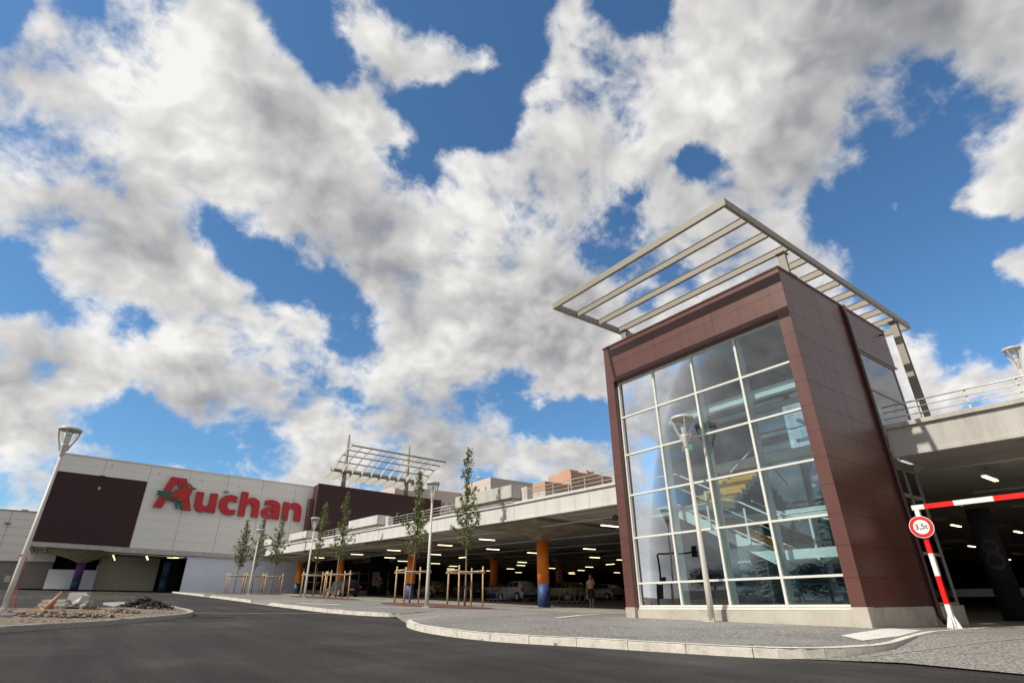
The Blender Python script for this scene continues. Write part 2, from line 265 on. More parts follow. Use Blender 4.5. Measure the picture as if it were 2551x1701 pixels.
M = {}
M['asphalt'] = mat('asphalt', (0.027, 0.0235, 0.0228), 0.85, var=0.16, vscale=0.5, bump=0.6, bscale=50, speck=0.55, speck_scale=42, stain=(0.062, 0.058, 0.056), stain_scale=0.28, spec=0.3)
_t = M['asphalt'].node_tree; _b = _t.nodes['Principled BSDF']; _src = _b.inputs['Base Color'].links[0].from_socket
_g = _t.nodes.new('ShaderNodeNewGeometry')
_m = _t.nodes.new('ShaderNodeMapping'); _m.inputs['Rotation'].default_value = (0, 0, R(24)); _m.inputs['Scale'].default_value = (1.5, .10, 1); lk(_t, _g.outputs['Position'], _m.inputs['Vector'])
_n = nd(_t, 'ShaderNodeTexNoise', i_Scale=1.0, i_Detail=4.0, i_Roughness=0.6, i_Distortion=0.4); lk(_t, _m.outputs[0], _n.inputs['Vector'])
_h = nd(_t, 'ShaderNodeHueSaturation'); lk(_t, _src, _h.inputs['Color']); lk(_t, mrange(_t, _n.outputs['Fac'], .3, .7, .72, 1.36), _h.inputs['Value'])
_v = nd(_t, 'ShaderNodeTexVoronoi', i_Scale=.9); lk(_t, _g.outputs['Position'], _v.inputs['Vector'])
_c = mixc(_t, mrange(_t, _v.outputs['Distance'], .0, .035, .55, 0.0), _h.outputs[0], (.2, .19, .17)); lk(_t, _c, _b.inputs['Base Color'])
M['pave'] = mat('grey_macadam', (0.205, 0.198, 0.188), 0.9, var=0.14, vscale=0.8, bump=0.9, bscale=28, speck=0.75, speck_scale=21, stain=(0.25, 0.243, 0.235), stain_scale=0.5, spec=0.25)
M['drive'] = mat('gravel_concrete', (0.245, 0.232, 0.215), 0.9, var=0.1, vscale=0.7, bump=0.9, bscale=32, speck=0.7, speck_scale=26, spec=0.25)
M['floor'] = mat('floor_concrete', (0.30, 0.285, 0.25), 0.75, var=0.1, vscale=0.6, stain=(0.19, 0.18, 0.165), stain_scale=0.35)
M['kerb'] = mat('kerb_concrete', (0.62, 0.585, 0.52), 0.85, var=0.1, vscale=3.0, bump=0.25, bscale=40, stain=(0.36, 0.325, 0.27), stain_scale=3.2, speck=0.12, speck_scale=40)
_t = M['kerb'].node_tree; _b = _t.nodes['Principled BSDF']; _src = _b.inputs['Base Color'].links[0].from_socket
_g = _t.nodes.new('ShaderNodeNewGeometry'); _n = nd(_t, 'ShaderNodeTexNoise', i_Scale=4.5, i_Detail=6.0, i_Roughness=0.7); lk(_t, _g.outputs['Position'], _n.inputs['Vector'])
lk(_t, mixc(_t, mrange(_t, _n.outputs['Fac'], .635, .665, 0, .85), _src, (.07, .065, .06)), _b.inputs['Base Color'])
M['kerb_grey'] = mat('kerb_concrete_grey', (0.36, 0.35, 0.33), 0.85, var=0.12, vscale=2.5, bump=0.3, bscale=40, stain=(0.2, 0.19, 0.17), stain_scale=2.5)  # greyer, darker kerb concrete for the island, planters and loose stones
M['paint'] = mat('road_paint', (0.62, 0.60, 0.56), 0.7, var=0.15, vscale=12, stain=(0.35, 0.34, 0.32), stain_scale=6)
M['joint'] = mat('pale_joint', (0.30, 0.29, 0.275), 0.85, var=0.2, vscale=5)
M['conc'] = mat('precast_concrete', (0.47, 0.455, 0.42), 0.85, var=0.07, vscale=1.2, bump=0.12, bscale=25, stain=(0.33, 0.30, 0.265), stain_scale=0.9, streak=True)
M['conc_white'] = mat('pale_concrete', (0.56, 0.555, 0.53), 0.85, var=0.05, vscale=1.0, bump=0.1, bscale=25, stain=(0.40, 0.395, 0.37), stain_scale=0.8, streak=True)
M['conc_base'] = mat('plinth_concrete', (0.46, 0.425, 0.36), 0.85, var=0.1, vscale=2.0, bump=0.25, bscale=30, stain=(0.30, 0.27, 0.21), stain_scale=1.3)
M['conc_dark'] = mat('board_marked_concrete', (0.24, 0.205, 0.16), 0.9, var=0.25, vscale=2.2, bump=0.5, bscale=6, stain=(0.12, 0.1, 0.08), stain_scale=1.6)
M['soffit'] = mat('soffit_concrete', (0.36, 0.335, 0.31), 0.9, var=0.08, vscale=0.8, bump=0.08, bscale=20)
M['clad'] = mat('maroon_panel', (0.112, 0.045, 0.036), 0.36, var=0.06, vscale=0.9, speck=0.10, speck_scale=140, spec=0.55)
_t = M['clad'].node_tree; _b = _t.nodes['Principled BSDF']; _src = _b.inputs['Base Color'].links[0].from_socket
_g = _t.nodes.new('ShaderNodeNewGeometry'); _s = vm(_t, 'ADD', _g.outputs['Position'], (1.83, -6.0, .79))
_q = _t.nodes.new('ShaderNodeVectorMath'); _q.operation = 'SNAP'; lk(_t, _s, _q.inputs[0]); _q.inputs[1].default_value = (2.06, 2.39, .692)
_w = _t.nodes.new('ShaderNodeTexWhiteNoise'); lk(_t, _q.outputs[0], _w.inputs['Vector'])
_h = nd(_t, 'ShaderNodeHueSaturation'); lk(_t, _src, _h.inputs['Color']); lk(_t, mrange(_t, _w.outputs['Value'], 0, 1, .93, 1.07, False), _h.inputs['Value'])
_m = vm(_t, 'MULTIPLY', _g.outputs['Position'], (5, 5, .5)); _n = nd(_t, 'ShaderNodeTexNoise', i_Scale=1.0, i_Detail=4.0); lk(_t, _m, _n.inputs['Vector'])
lk(_t, _h.outputs[0], _b.inputs['Base Color']); lk(_t, mrange(_t, _n.outputs['Fac'], .35, .7, .345, .40), _b.inputs['Roughness'])
M['clad_dark'] = mat('maroon_trim', (0.060, 0.020, 0.018), 0.4, var=0.1, vscale=2)
M['joint_dark'] = mat('open_joint', (0.012, 0.008, 0.008), 0.9)
M['lath'] = mat('dark_lath_cladding', (0.052, 0.020, 0.022), 0.7, var=0.15, vscale=3)
M['white_metal'] = mat('white_coated_metal', (0.66, 0.66, 0.60), 0.42, var=0.03, vscale=3)
M['grey_metal'] = mat('warm_grey_coated_steel', (0.27, 0.245, 0.20), 0.5)
M['lamp_metal'] = mat('cream_grey_lamp_metal', (0.52, 0.50, 0.45), 0.4, var=0.04, vscale=2)
M['galv'] = mat('galvanised_rail', (0.55, 0.52, 0.47), 0.4, metal=0.35, var=0.08, vscale=5)
M['pipe'] = mat('white_pipe', (0.55, 0.54, 0.52), 0.5, var=0.05)
M['orange'] = mat('orange_paint', (0.78, 0.19, 0.006), 0.55, var=0.05, vscale=3)
M['blue'] = mat('blue_paint', (0.032, 0.062, 0.19), 0.55, var=0.08, vscale=3)
M['purple'] = mat('purple_paint', (0.13, 0.035, 0.20), 0.55, var=0.08, vscale=3)
M['navy'] = mat('navy_paint', (0.02, 0.05, 0.13), 0.55, var=0.08, vscale=3)
M['redcol'] = mat('dark_red_paint', (0.42, 0.08, 0.02), 0.6, var=0.08)
M['numdim'] = mat('dim_number_paint', (0.055, 0.036, 0.036), 0.7)  # darkened copy of the number paint, dimness of the eight put into its colour
M['numwhite'] = mat('number_paint', (0.33, 0.31, 0.33), 0.6)
M['store_wall'] = mat('white_store_panel', (0.80, 0.78, 0.74), 0.55, var=0.02, vscale=0.6, stain=(0.74, 0.72, 0.69), stain_scale=0.3)
M['seam'] = mat('panel_seam', (0.22, 0.22, 0.22), 0.7)
M['store_render'] = mat('pale_blue_render', (0.70, 0.73, 0.84), 0.85, var=0.03, vscale=1.0, bump=0.1, bscale=8)
M['grey_wall'] = mat('grey_wall', (0.34, 0.33, 0.32), 0.85, var=0.06, vscale=0.6)
M['slate'] = mat('slate_grey_wall', (0.10, 0.125, 0.15), 0.6, var=0.05, vscale=0.6)
M['canopy_white'] = mat('dull_white_canopy', (0.44, 0.42, 0.385), 0.6)
M['mauve_wall'] = mat('mauve_block_wall', (0.25, 0.225, 0.22), 0.9, var=0.06, vscale=1.0)
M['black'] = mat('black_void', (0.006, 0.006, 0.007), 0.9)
M['dark'] = mat('dark_interior', (0.02, 0.02, 0.022), 0.8)
M['letter_red'] = mat('sign_red', (0.50, 0.012, 0.020), 0.45, var=0.04, vscale=1.0)
M['letter_side'] = mat('sign_return_red', (0.16, 0.008, 0.010), 0.5)
M['bird_green'] = mat('sign_green', (0.0, 0.125, 0.075), 0.45)
M['sign_white'] = mat('sign_white', (0.8, 0.8, 0.8), 0.4)
M['sign_red'] = mat('traffic_red', (0.72, 0.012, 0.012), 0.4, var=0.03)
M['sign_black'] = mat('traffic_black', (0.015, 0.015, 0.02), 0.5)
M['red_gloss'] = mat('barrier_red', (0.80, 0.010, 0.010), 0.35, var=0.04)
M['white_gloss'] = mat('barrier_white', (0.80, 0.80, 0.78), 0.35, var=0.04, stain=(0.6, 0.58, 0.54), stain_scale=6)
M['wood'] = mat('peeled_pine_stake', (0.56, 0.37, 0.18), 0.8, var=0.2, vscale=6, stain=(0.42, 0.26, 0.13), stain_scale=9)
M['wood_grey'] = mat('weathered_half_round_rail', (0.44, 0.34, 0.24), 0.85, var=0.2, vscale=6)
M['pallet'] = mat('pallet_wood', (0.27, 0.18, 0.11), 0.9, var=0.3, vscale=8)
M['bark'] = mat('bark', (0.20, 0.155, 0.115), 0.9, var=0.25, vscale=14, bump=0.4, bscale=40)
M['leaf'] = mat('leaf', (0.135, 0.170, 0.042), 0.6, var=0.45, vscale=3.0)
M['conifer'] = mat('conifer_needles', (0.025, 0.04, 0.018), 0.8, var=0.4, vscale=1.0)
M['mulch'] = mat('red_brown_mulch', (0.13, 0.055, 0.04), 0.95, var=0.3, vscale=10, bump=0.8, bscale=35, speck=0.5, speck_scale=40)
M['soil'] = mat('dry_stony_soil', (0.175, 0.135, 0.10), 0.95, var=0.3, vscale=3, bump=1.0, bscale=14, speck=0.4, speck_scale=22)
M['stone'] = mat('loose_stones', (0.22, 0.18, 0.145), 0.95, var=0.35, vscale=7)
M['tar'] = mat('broken_asphalt', (0.018, 0.017, 0.017), 0.8, var=0.3, vscale=9)
M['weed'] = mat('weed_green', (0.12, 0.17, 0.04), 0.8, var=0.3, vscale=9)
M['cone'] = mat('dusty_orange_rubber', (0.42, 0.20, 0.11), 0.7, var=0.15, vscale=8)
M['tape_red'] = mat('tape_red', (0.6, 0.05, 0.03), 0.5)
M['tube_light'] = mat('fluorescent_tube', (1, 0.95, 0.8), 0.4, emit=(1.0, 0.83, 0.50), estr=3.2)
M['fixture'] = mat('fixture_body', (0.45, 0.44, 0.40), 0.5)
M['exit_green'] = mat('exit_green', (0.02, 0.35, 0.18), 0.5, emit=(0.05, 0.5, 0.3), estr=0.5)
M['tread'] = mat('yellow_stair_edge', (0.72, 0.36, 0.05), 0.6, var=0.05)
M['riser'] = mat('grey_stair', (0.36, 0.36, 0.34), 0.7)
M['tyre'] = mat('tyre_rubber', (0.02, 0.02, 0.02), 0.8)
M['rim'] = mat('alloy_rim', (0.5, 0.5, 0.5), 0.35, metal=0.7)
M['car_glass'] = mat('car_glass', (0.012, 0.014, 0.016), 0.06, spec=0.8)
M['tail_red'] = mat('tail_lamp_red', (0.65, 0.015, 0.01), 0.25)
M['plate'] = mat('number_plate', (0.55, 0.5, 0.4), 0.5)
for k, c in dict(car_navy=(0.018, 0.020, 0.035), car_silver=(0.36, 0.38, 0.41), car_beige=(0.16, 0.155, 0.095), car_lime=(0.14, 0.19, 0.03), car_white=(0.42, 0.43, 0.42), car_grey=(0.13, 0.14, 0.17), car_yellow=(0.15, 0.17, 0.02)).items():
    M[k] = mat(k, c, 0.3, metal=0.2, spec=0.6, coat=0.6)
M['skin'] = mat('skin', (0.50, 0.29, 0.21), 0.6)
M['hair'] = mat('hair_brown', (0.09, 0.05, 0.03), 0.7)
M['blouse'] = mat('pink_print_blouse', (0.62, 0.36, 0.34), 0.8, stain=(0.45, 0.03, 0.04), stain_scale=7.0)
M['skirt'] = mat('black_skirt', (0.012, 0.012, 0.015), 0.8)
M['shoe'] = mat('pale_shoe', (0.55, 0.52, 0.48), 0.6)
M['bread'] = mat('bread_crust', (0.50, 0.22, 0.06), 0.7, var=0.2, vscale=15)
M['bag'] = mat('canvas_bag', (0.45, 0.40, 0.33), 0.8)
M['grey_cloth'] = mat('dark_cloth', (0.05, 0.06, 0.09), 0.8)
M['apt_cream'] = mat('cream_render', (0.55, 0.50, 0.44), 0.85, var=0.02)
M['apt_pink'] = mat('pink_render', (0.58, 0.47, 0.43), 0.85, var=0.03)
M['apt_orange'] = mat('terracotta_render', (0.47, 0.29, 0.20), 0.85, var=0.03)
M['apt_win'] = mat('far_window', (0.16, 0.17, 0.19), 0.3)
M['apt_dark'] = mat('dark_loggia', (0.07, 0.055, 0.05), 0.6)
M['lampglass'] = glass_mat('lamp_glass', (0.97, 0.98, 0.98), 0.35)
M['bulb'] = mat('lamp_globe', (0.7, 0.72, 0.75), 0.12, spec=0.9)
M['glass'] = glass_mat('curtain_wall_glass', (0.64, 0.82, 0.88), 1.3, base=0.05)
M['glass_back'] = glass_mat('pale_glass', (0.66, 0.82, 0.90), 1.4, base=0.16)
M['mesh_wire'] = mat('welded_mesh', (0.55, 0.56, 0.52), 0.5)

# ------------------------------------------------------------------ mesh builder
class MB:
    def __init__(s): s.v = []; s.f = []; s.m = []; s.cur = 0; s.sm = []
    def face(s, idx, smooth=False): s.f.append(tuple(idx)); s.m.append(s.cur); s.sm.append(smooth)
    def vert(s, p): s.v.append(tuple(p)); return len(s.v) - 1
    def hexa(s, P):
        i = len(s.v); s.v += [tuple(p) for p in P]
        for q in ((0, 3, 2, 1), (4, 5, 6, 7), (0, 1, 5, 4), (1, 2, 6, 5), (2, 3, 7, 6), (3, 0, 4, 7)): s.face([i + k for k in q])
    def box(s, x0, x1, y0, y1, z0, z1):
        if x0 > x1: x0, x1 = x1, x0
        if y0 > y1: y0, y1 = y1, y0
        s.hexa([(x0, y0, z0), (x1, y0, z0), (x1, y1, z0), (x0, y1, z0), (x0, y0, z1), (x1, y0, z1), (x1, y1, z1), (x0, y1, z1)])
    def beam(s, a, b, w, h, up=Vector((0, 0, 1))):
        a, b = Vector(a), Vector(b); d = (b - a).normalized()
        if abs(d.dot(up)) > 0.99: up = Vector((1, 0, 0))
        sx = d.cross(up).normalized() * w / 2; uz = sx.cross(d).normalized() * h / 2
        s.hexa([a - sx - uz, a + sx - uz, b + sx - uz, b - sx - uz, a - sx + uz, a + sx + uz, b + sx + uz, b - sx + uz])
    def tube(s, pts, rad, n=10, cap=True):
        pts = [Vector(p) for p in pts]
        if not isinstance(rad, (list, tuple)): rad = [rad] * len(pts)
        rings = []; prev = None
        for i, p in enumerate(pts):
            d = (pts[min(i + 1, len(pts) - 1)] - pts[max(i - 1, 0)]).normalized()
            if prev is None:
                ref = Vector((0, 0, 1)) if abs(d.z) < 0.9 else Vector((1, 0, 0)); a = d.cross(ref).normalized()
            else: a = (prev - d * prev.dot(d)).normalized()
            prev = a; b = d.cross(a)
            rings.append([s.vert(p + (a * math.cos(2 * math.pi * k / n) + b * math.sin(2 * math.pi * k / n)) * rad[i]) for k in range(n)])
        for r0, r1 in zip(rings, rings[1:]):
            for k in range(n): s.face((r0[k], r0[(k + 1) % n], r1[(k + 1) % n], r1[k]), True)
        if cap: s.face(rings[0][::-1]); s.face(rings[-1])
    def lathe(s, c, prof, n=20, cap=True):
        c = Vector(c); rings = []
        for r, z in prof: rings.append([s.vert((c.x + r * math.cos(2 * math.pi * k / n), c.y + r * math.sin(2 * math.pi * k / n), c.z + z)) for k in range(n)])
        for r0, r1 in zip(rings, rings[1:]):
            for k in range(n): s.face((r0[k], r0[(k + 1) % n], r1[(k + 1) % n], r1[k]), True)
        if cap: s.face(rings[0][::-1]); s.face(rings[-1])
    def prism(s, poly, f0, f1):
        """poly: 2d points; f0,f1 map a 2d point to the two faces"""
        n = len(poly); a = [s.vert(f0(p)) for p in poly]; b = [s.vert(f1(p)) for p in poly]
        s.face(a[::-1]); s.face(b)
        for k in range(n): s.face((a[k], a[(k + 1) % n], b[(k + 1) % n], b[k]))
    def blob(s, c, r, n=6, rough=0.25, flat=1.0):
        c = Vector(c); rings = []
        m = max(3, n // 2 + 1)
        for i in range(m + 1):
            th = math.pi * i / m
            if i in (0, m): rings.append([s.vert(c + Vector((0, 0, r * flat * math.cos(th))))]); continue
            rings.append([s.vert(c + Vector((math.sin(th) * math.cos(2 * math.pi * k / n), math.sin(th) * math.sin(2 * math.pi * k / n), math.cos(th) * flat)) * r * random.uniform(1 - rough, 1 + rough)) for k in range(n)])
        for a, b in zip(rings, rings[1:]):
            for k in range(n):
                if len(a) == 1: s.face((a[0], b[k], b[(k + 1) % n]))
                elif len(b) == 1: s.face((a[k], b[0], a[(k + 1) % n]))
                else: s.face((a[k], b[k], b[(k + 1) % n], a[(k + 1) % n]))
    def build(s, name, mats, parent=None, fix=False, bevel=0.0):
        if not isinstance(mats, (list, tuple)): mats = [mats]
        off = Vector((0, 0, 0)); p = parent
        while p is not None: off += p.location; p = p.parent
        me = bpy.data.meshes.new(name)
        me.from_pydata([(x - off.x, y - off.y, z - off.z) for x, y, z in s.v], [], s.f)
        for m in mats: me.materials.append(M[m] if isinstance(m, str) else m)
        me.polygons.foreach_set('material_index', s.m); me.polygons.foreach_set('use_smooth', s.sm)
        me.update()
        if fix:
            bm = bmesh.new(); bm.from_mesh(me); bmesh.ops.recalc_face_normals(bm, faces=bm.faces); bm.to_mesh(me); bm.free()
        o = bpy.data.objects.new(name, me); COL.objects.link(o)
        if parent is not None: o.parent = parent
        if bevel:
            md = o.modifiers.new('bevel', 'BEVEL'); md.width = bevel; md.segments = 2; md.limit_method = 'ANGLE'
        return o
def thing(name, label, cat, loc=(0, 0, 0), rz=0, group=None):
    o = bpy.data.objects.new(name, None); COL.objects.link(o); o.location = loc; o.rotation_euler = (0, 0, rz); o.empty_display_size = 0.2
    return tag(o, label, cat, group)
def tag(o, label=None, cat=None, group=None, kind=None):
    if label: o['label'] = label
    if cat: o['category'] = cat
    if group: o['group'] = group
    if kind: o['kind'] = kind
    return o
def dup(o, parent=None):
    c = o.copy(); COL.objects.link(c)
    if parent is not None: c.parent = parent
    for ch in list(o.children): dup(ch, c)
    return c
def text_mesh(txt, size, ext, offset=0.0):
    cu = bpy.data.curves.new('t', 'FONT'); cu.body = txt; cu.size = size; cu.extrude = ext; cu.offset = offset; cu.align_x = 'CENTER'; cu.align_y = 'CENTER'
    o = bpy.data.objects.new('t', cu); COL.objects.link(o)
    dg = bpy.context.evaluated_depsgraph_get(); dg.update()
    me = bpy.data.meshes.new_from_object(o.evaluated_get(dg)); bpy.data.objects.remove(o)
    return me

# ------------------------------------------------------------------ terrain height
def cl(v, a=0.0, b=1.0): return max(a, min(b, v))
def pw(K, x):
    if x <= K[0][0]: return K[0][1]
    for (a, b), (c, d) in zip(K, K[1:]):
        if x <= c: return b + (d - b) * (x - a) / (c - a)
    return K[-1][1]
KY = [(-200, -.66), (0, -.645), (6, -.543), (13, -.42), (25, -.13), (44, .48), (60, .98), (78, 1.47), (100, 1.6), (300, 1.6)]
KB = 0.135
def zp(X, Y):
    X = cl(X, -40, 80)
    return pw(KY, Y) - .016 * (min(X, 20) - 14.4) - .003 * max(0, X - 20) - cl(.023 * (14 - X), 0, .31) * cl((60 - Y) / 40)
def zr(X, Y): return zp(X, Y) - KB
KD = [(-200, 3.4), (3, 3.77), (6, 3.83), (17, 3.96), (25, 4.11), (42, 4.57), (60, 5.10), (78, 5.62), (300, 5.9)]
def dz(Y): return pw(KD, Y)
def zceil(X, Y): return dz(Y) - .016 * (X - 18.74)

def drape(name, poly, zf, m, step=1.0, kind='structure', off=0.0, cols=None):
    bm = bmesh.new(); vs = [bm.verts.new((x, y, 0)) for x, y in poly]; bm.faces.new(vs)
    xs = [p[0] for p in poly]; ys = [p[1] for p in poly]
    def cuts(a, b): 
        k = math.floor(a / step) + 1; out = []
        while k * step < b: out.append(k * step); k += 1
        return out
    for x in cuts(min(xs), max(xs)):
        bmesh.ops.bisect_plane(bm, geom=bm.verts[:] + bm.edges[:] + bm.faces[:], plane_co=(x, 0, 0), plane_no=(1, 0, 0))
    for y in cuts(min(ys), max(ys)):
        bmesh.ops.bisect_plane(bm, geom=bm.verts[:] + bm.edges[:] + bm.faces[:], plane_co=(0, y, 0), plane_no=(0, 1, 0))
    bmesh.ops.recalc_face_normals(bm, faces=bm.faces)
    for v in bm.verts: v.co.z = zf(v.co.x, v.co.y) + off
    if bm.faces and sum(f.normal.z for f in bm.faces) < 0: bmesh.ops.reverse_faces(bm, faces=bm.faces)
    me = bpy.data.meshes.new(name); bm.to_mesh(me); bm.free(); me.materials.append(M[m])
    o = bpy.data.objects.new(name, me); COL.objects.link(o)
    if kind: o['kind'] = kind
    return o
def smooth_line(P, n=4, closed=False):
    out = []; N = len(P)
    rng = range(N if closed else N - 1)
    for i in rng:
        g = lambda k: Vector(P[k % N]) if closed else Vector(P[max(0, min(N - 1, k))])
        a, b, c, d = g(i - 1), g(i), g(i + 1), g(i + 2)
        for t in range(n):
            t = t / n
            out.append(tuple(0.5 * ((2 * b) + (c - a) * t + (2 * a - 5 * b + 4 * c - d) * t * t + (3 * b - a - 3 * c + d) * t ** 3)))
    if not closed: out.append(tuple(P[-1]))
    return out
def kerb(name, line, m, w=0.14, side=1, top=None, joint=1.0, h=0.006, closed=False, drop=None):
    """a kerb of separate stones along a line; its outer face on the line, its width to the side given"""
    mb = MB(); top = top or zp
    pts = [Vector((x, y, 0)) for x, y in line]
    if closed: pts.append(pts[0])
    # cut the line into stones
    L = 0; seg = []
    for a, b in zip(pts, pts[1:]): seg.append((L, a, b)); L += (b - a).length
    def at(s):
        for l, a, b in seg:
            if s <= l + (b - a).length + 1e-9: t = (s - l) / max(1e-9, (b - a).length); return a.lerp(b, cl(t)), (b - a).normalized()
        return seg[-1][2], (seg[-1][2] - seg[-1][1]).normalized()
    ns = max(1, round(L / joint)); sl = L / ns; gap = 0.006
    for i in range(ns):
        s0, s1 = i * sl + gap, (i + 1) * sl - gap; sub = 3
        ring = []
        dzr = random.uniform(-0.004, 0.006)
        for j in range(sub + 1):
            p, d = at(s0 + (s1 - s0) * j / sub); n = Vector((-d.y, d.x, 0)) * side
            zt = top(p.x, p.y) + h + dzr; 
            if drop: zt -= drop(p.x, p.y)
            zb = zr(p.x, p.y) - 0.15; c = 0.022
            q = [(p.x, p.y, zb), (p.x, p.y, zt - c), (p.x + n.x * c, p.y + n.y * c, zt), (p.x + n.x * w, p.y + n.y * w, zt), (p.x + n.x * w, p.y + n.y * w, zb)]
            ring.append([mb.vert(v) for v in q])
        for r0, r1 in zip(ring, ring[1:]):
            for k in range(4): mb.face((r0[k], r0[k + 1], r1[k + 1], r1[k]))
        mb.face(ring[0]); mb.face(ring[-1][::-1])
    return mb.build(name, m, fix=True)

# ------------------------------------------------------------------ ground, road, pavements
def strip(name, a, b, w, m, zf=zp, off=0.01, w2=None):
    a, b = Vector(a), Vector(b); d = (b - a).normalized(); n = Vector((-d.y, d.x)); w2 = w2 or w
    o = drape(name, [tuple(a - n * w / 2), tuple(b - n * w2 / 2), tuple(b + n * w2 / 2), tuple(a + n * w / 2)], zf, m, off=off); o['kind'] = 'structure'; return o
xs = [-3000, -800, -200, -80] + list(range(-40, 92, 1)) + [120, 250, 800, 3000]
ys = [-3000, -800, -200, -60] + list(range(-20, 112, 1)) + [150, 300, 900, 3000]
mb = MB(); idx = {}
for i, x in enumerate(xs):
    for j, y in enumerate(ys): idx[i, j] = mb.vert((x, y, zr(x, y)))
for i in range(len(xs) - 1):
    for j in range(len(ys) - 1): mb.face((idx[i, j], idx[i + 1, j], idx[i + 1, j + 1], idx[i, j + 1]))
tag(mb.build('road', 'asphalt'), kind='structure')

K_A = smooth_line([(8.9, 15.9), (8.1, 15.75), (7.65, 15.0), (7.28, 13.9), (7.0, 12.6), (6.82, 11.0), (6.92, 9.4), (7.35, 8.1), (7.86, 6.2), (8.12, 5.35), (8.45, 4.7), (9.1, 4.28), (10.29, 4.12), (12.5, 4.5), (15.54, 4.84), (18.6, 5.05)], 3)
pA = list(K_A) + [(18.6, 16.4), (12.0, 16.1)]
drape('pavement', pA, zp, 'pave')['kind'] = 'structure'
def dropA(x, y):   # the kerb sinks to nothing along the entrance ramp on the right and at its left end
    return KB * 0.92 * cl((x - 9.2) / 2.2) if y < 6 else KB * 0.9 * cl((x - 7.9) / 1.0) if y > 15 else 0
kerb('kerb', K_A, 'kerb', side=1)['kind'] = 'structure'
# entrance ramps (pale gravelly concrete)
rampz = lambda x, y: zr(x, y) + KB * cl((x - 8.6) / 2.6) * 0.985
tag(drape('driveway', [(8.3, 16.2), (9.4, 19.3), (9.7, 20.25), (16.6, 21.4), (17.6, 16.3), (12, 16.15), (8.9, 15.95)], rampz, 'drive', off=0.004), kind='structure')
rampr = lambda x, y: zr(x, y) + KB * cl((x - 8.4) / 4.0) * 0.985
drape('driveway', [(8.45, 4.72), (8.95, 3.5), (8.85, 2.3), (8.5, -1.0), (8.5, -6), (18.7, -12), (18.7, 5.02), (15.54, 4.8), (12.5, 4.46), (10.29, 4.06), (9.1, 4.2)], rampr, 'drive', off=0.004)['kind'] = 'structure'
# pavement with the young trees
K_B = smooth_line([(10.6, 20.2), (9.75, 20.3), (9.35, 21.3), (9.0, 24), (8.85, 28), (8.8, 33.0), (8.85, 38.2), (8.88, 44), (8.85, 53), (8.85, 62), (9.6, 77.5)], 4)
def dipB(x, y):   # where the kerb is lowered for vehicles
    d = max(cl((2.6 - abs(y - 35.6)) / .9), cl((2.0 - abs(y - 51.8)) / .9))
    return .125 * d * cl((10.2 - x) / 1.2)
zB = lambda x, y: zp(x, y) - dipB(x, y)
pB = list(K_B) + [(16.6, 77.8), (16.6, 21.5), (12.5, 20.4)]
drape('pavement', pB, zB, 'pave')['kind'] = 'structure'
bpy.data.objects['pavement']['kind'] = 'structure'
kerb('kerb', K_B, 'kerb', side=-1, top=zB)['kind'] = 'structure'
drape('driveway', [(9.05, 33.2), (9.05, 38.1), (12.5, 38.6), (12.5, 32.8)], zB, 'drive', off=0.006)['kind'] = 'structure'
# deck floor
drape('concrete_floor', [(16.6, 16.2), (18.7, 16.4), (18.7, 4.9), (18.7, -12), (88, -12), (88, 77.9), (16.6, 77.9)], zp, 'floor', off=0.006)['kind'] = 'structure'
drape('concrete_floor', [(-4.2, 78), (25, 78), (25, 108), (-4.2, 108)], zp, 'floor', off=0.004)['kind'] = 'structure'
# paint and joints
strip('painted_line', (12.1, 13.95), (15.6, 15.6), 0.22, 'paint')
drape('painted_patch', [(10.5, 4.6), (11.4, 5.35), (14.6, 5.75), (14.2, 5.0), (12.0, 4.62)], zp, 'paint', off=0.008)['kind'] = 'structure'
strip('joint_line', (4.15, 26.6), (9.0, 24.2), 0.07, 'paint', zr, 0.006)
strip('joint_line', (8.7, 16.6), (16.5, 18.6), 0.05, 'joint', rampz, 0.012)
strip('joint_line', (9.9, 20.9), (16.4, 30.0), 0.06, 'joint', zp, 0.008)
strip('joint_line', (11.0, 5.2), (7.4, 8.7), 0.03, 'joint', zp, 0.006)
strip('joint_line', (9.3, 4.0), (18, 2.0), 0.05, 'joint', rampr, 0.01)
strip('joint_line', (13.2, 4.55), (18, 3.6), 0.05, 'joint', rampr, 0.01)
strip('joint_line', (16.7, 20.4), (18.5, 16.7), 0.06, 'paint', zp, 0.012)
strip('painted_line', (11.4, 25.4), (13.0, 24.0), 0.3, 'paint', zp, 0.01)
strip('painted_line', (9.9, 32.0), (11.2, 29.4), 0.5, 'paint', zp, 0.01)
# mulch beds
def mulch(cx, cy, rx, ry, label):
    P = []
    for k in range(26):
        a = 2 * math.pi * k / 26; q = random.uniform(0.93, 1.05)
        P.append((cx + rx * q * math.cos(a), cy + ry * q * math.sin(a)))
    def zf(x, y):
        d = math.hypot((x - cx) / rx, (y - cy) / ry); return zp(x, y) + 0.012 + 0.09 * cl(1 - d * d) + random.uniform(0, 0.012)
    o = drape('mulch_bed', P, zf, 'mulch', 0.5, kind='stuff'); tag(o, label, 'mulch')
mulch(15.3, 27.2, 1.75, 5.0, 'red brown mulch bed under the two nearest staked trees')
mulch(15.9, 46.0, 1.5, 7.0, 'dark red mulch bed under the middle pair of staked trees')
mulch(14.4, 62.0, 3.6, 2.6, 'far mulch bed under the three distant staked trees')

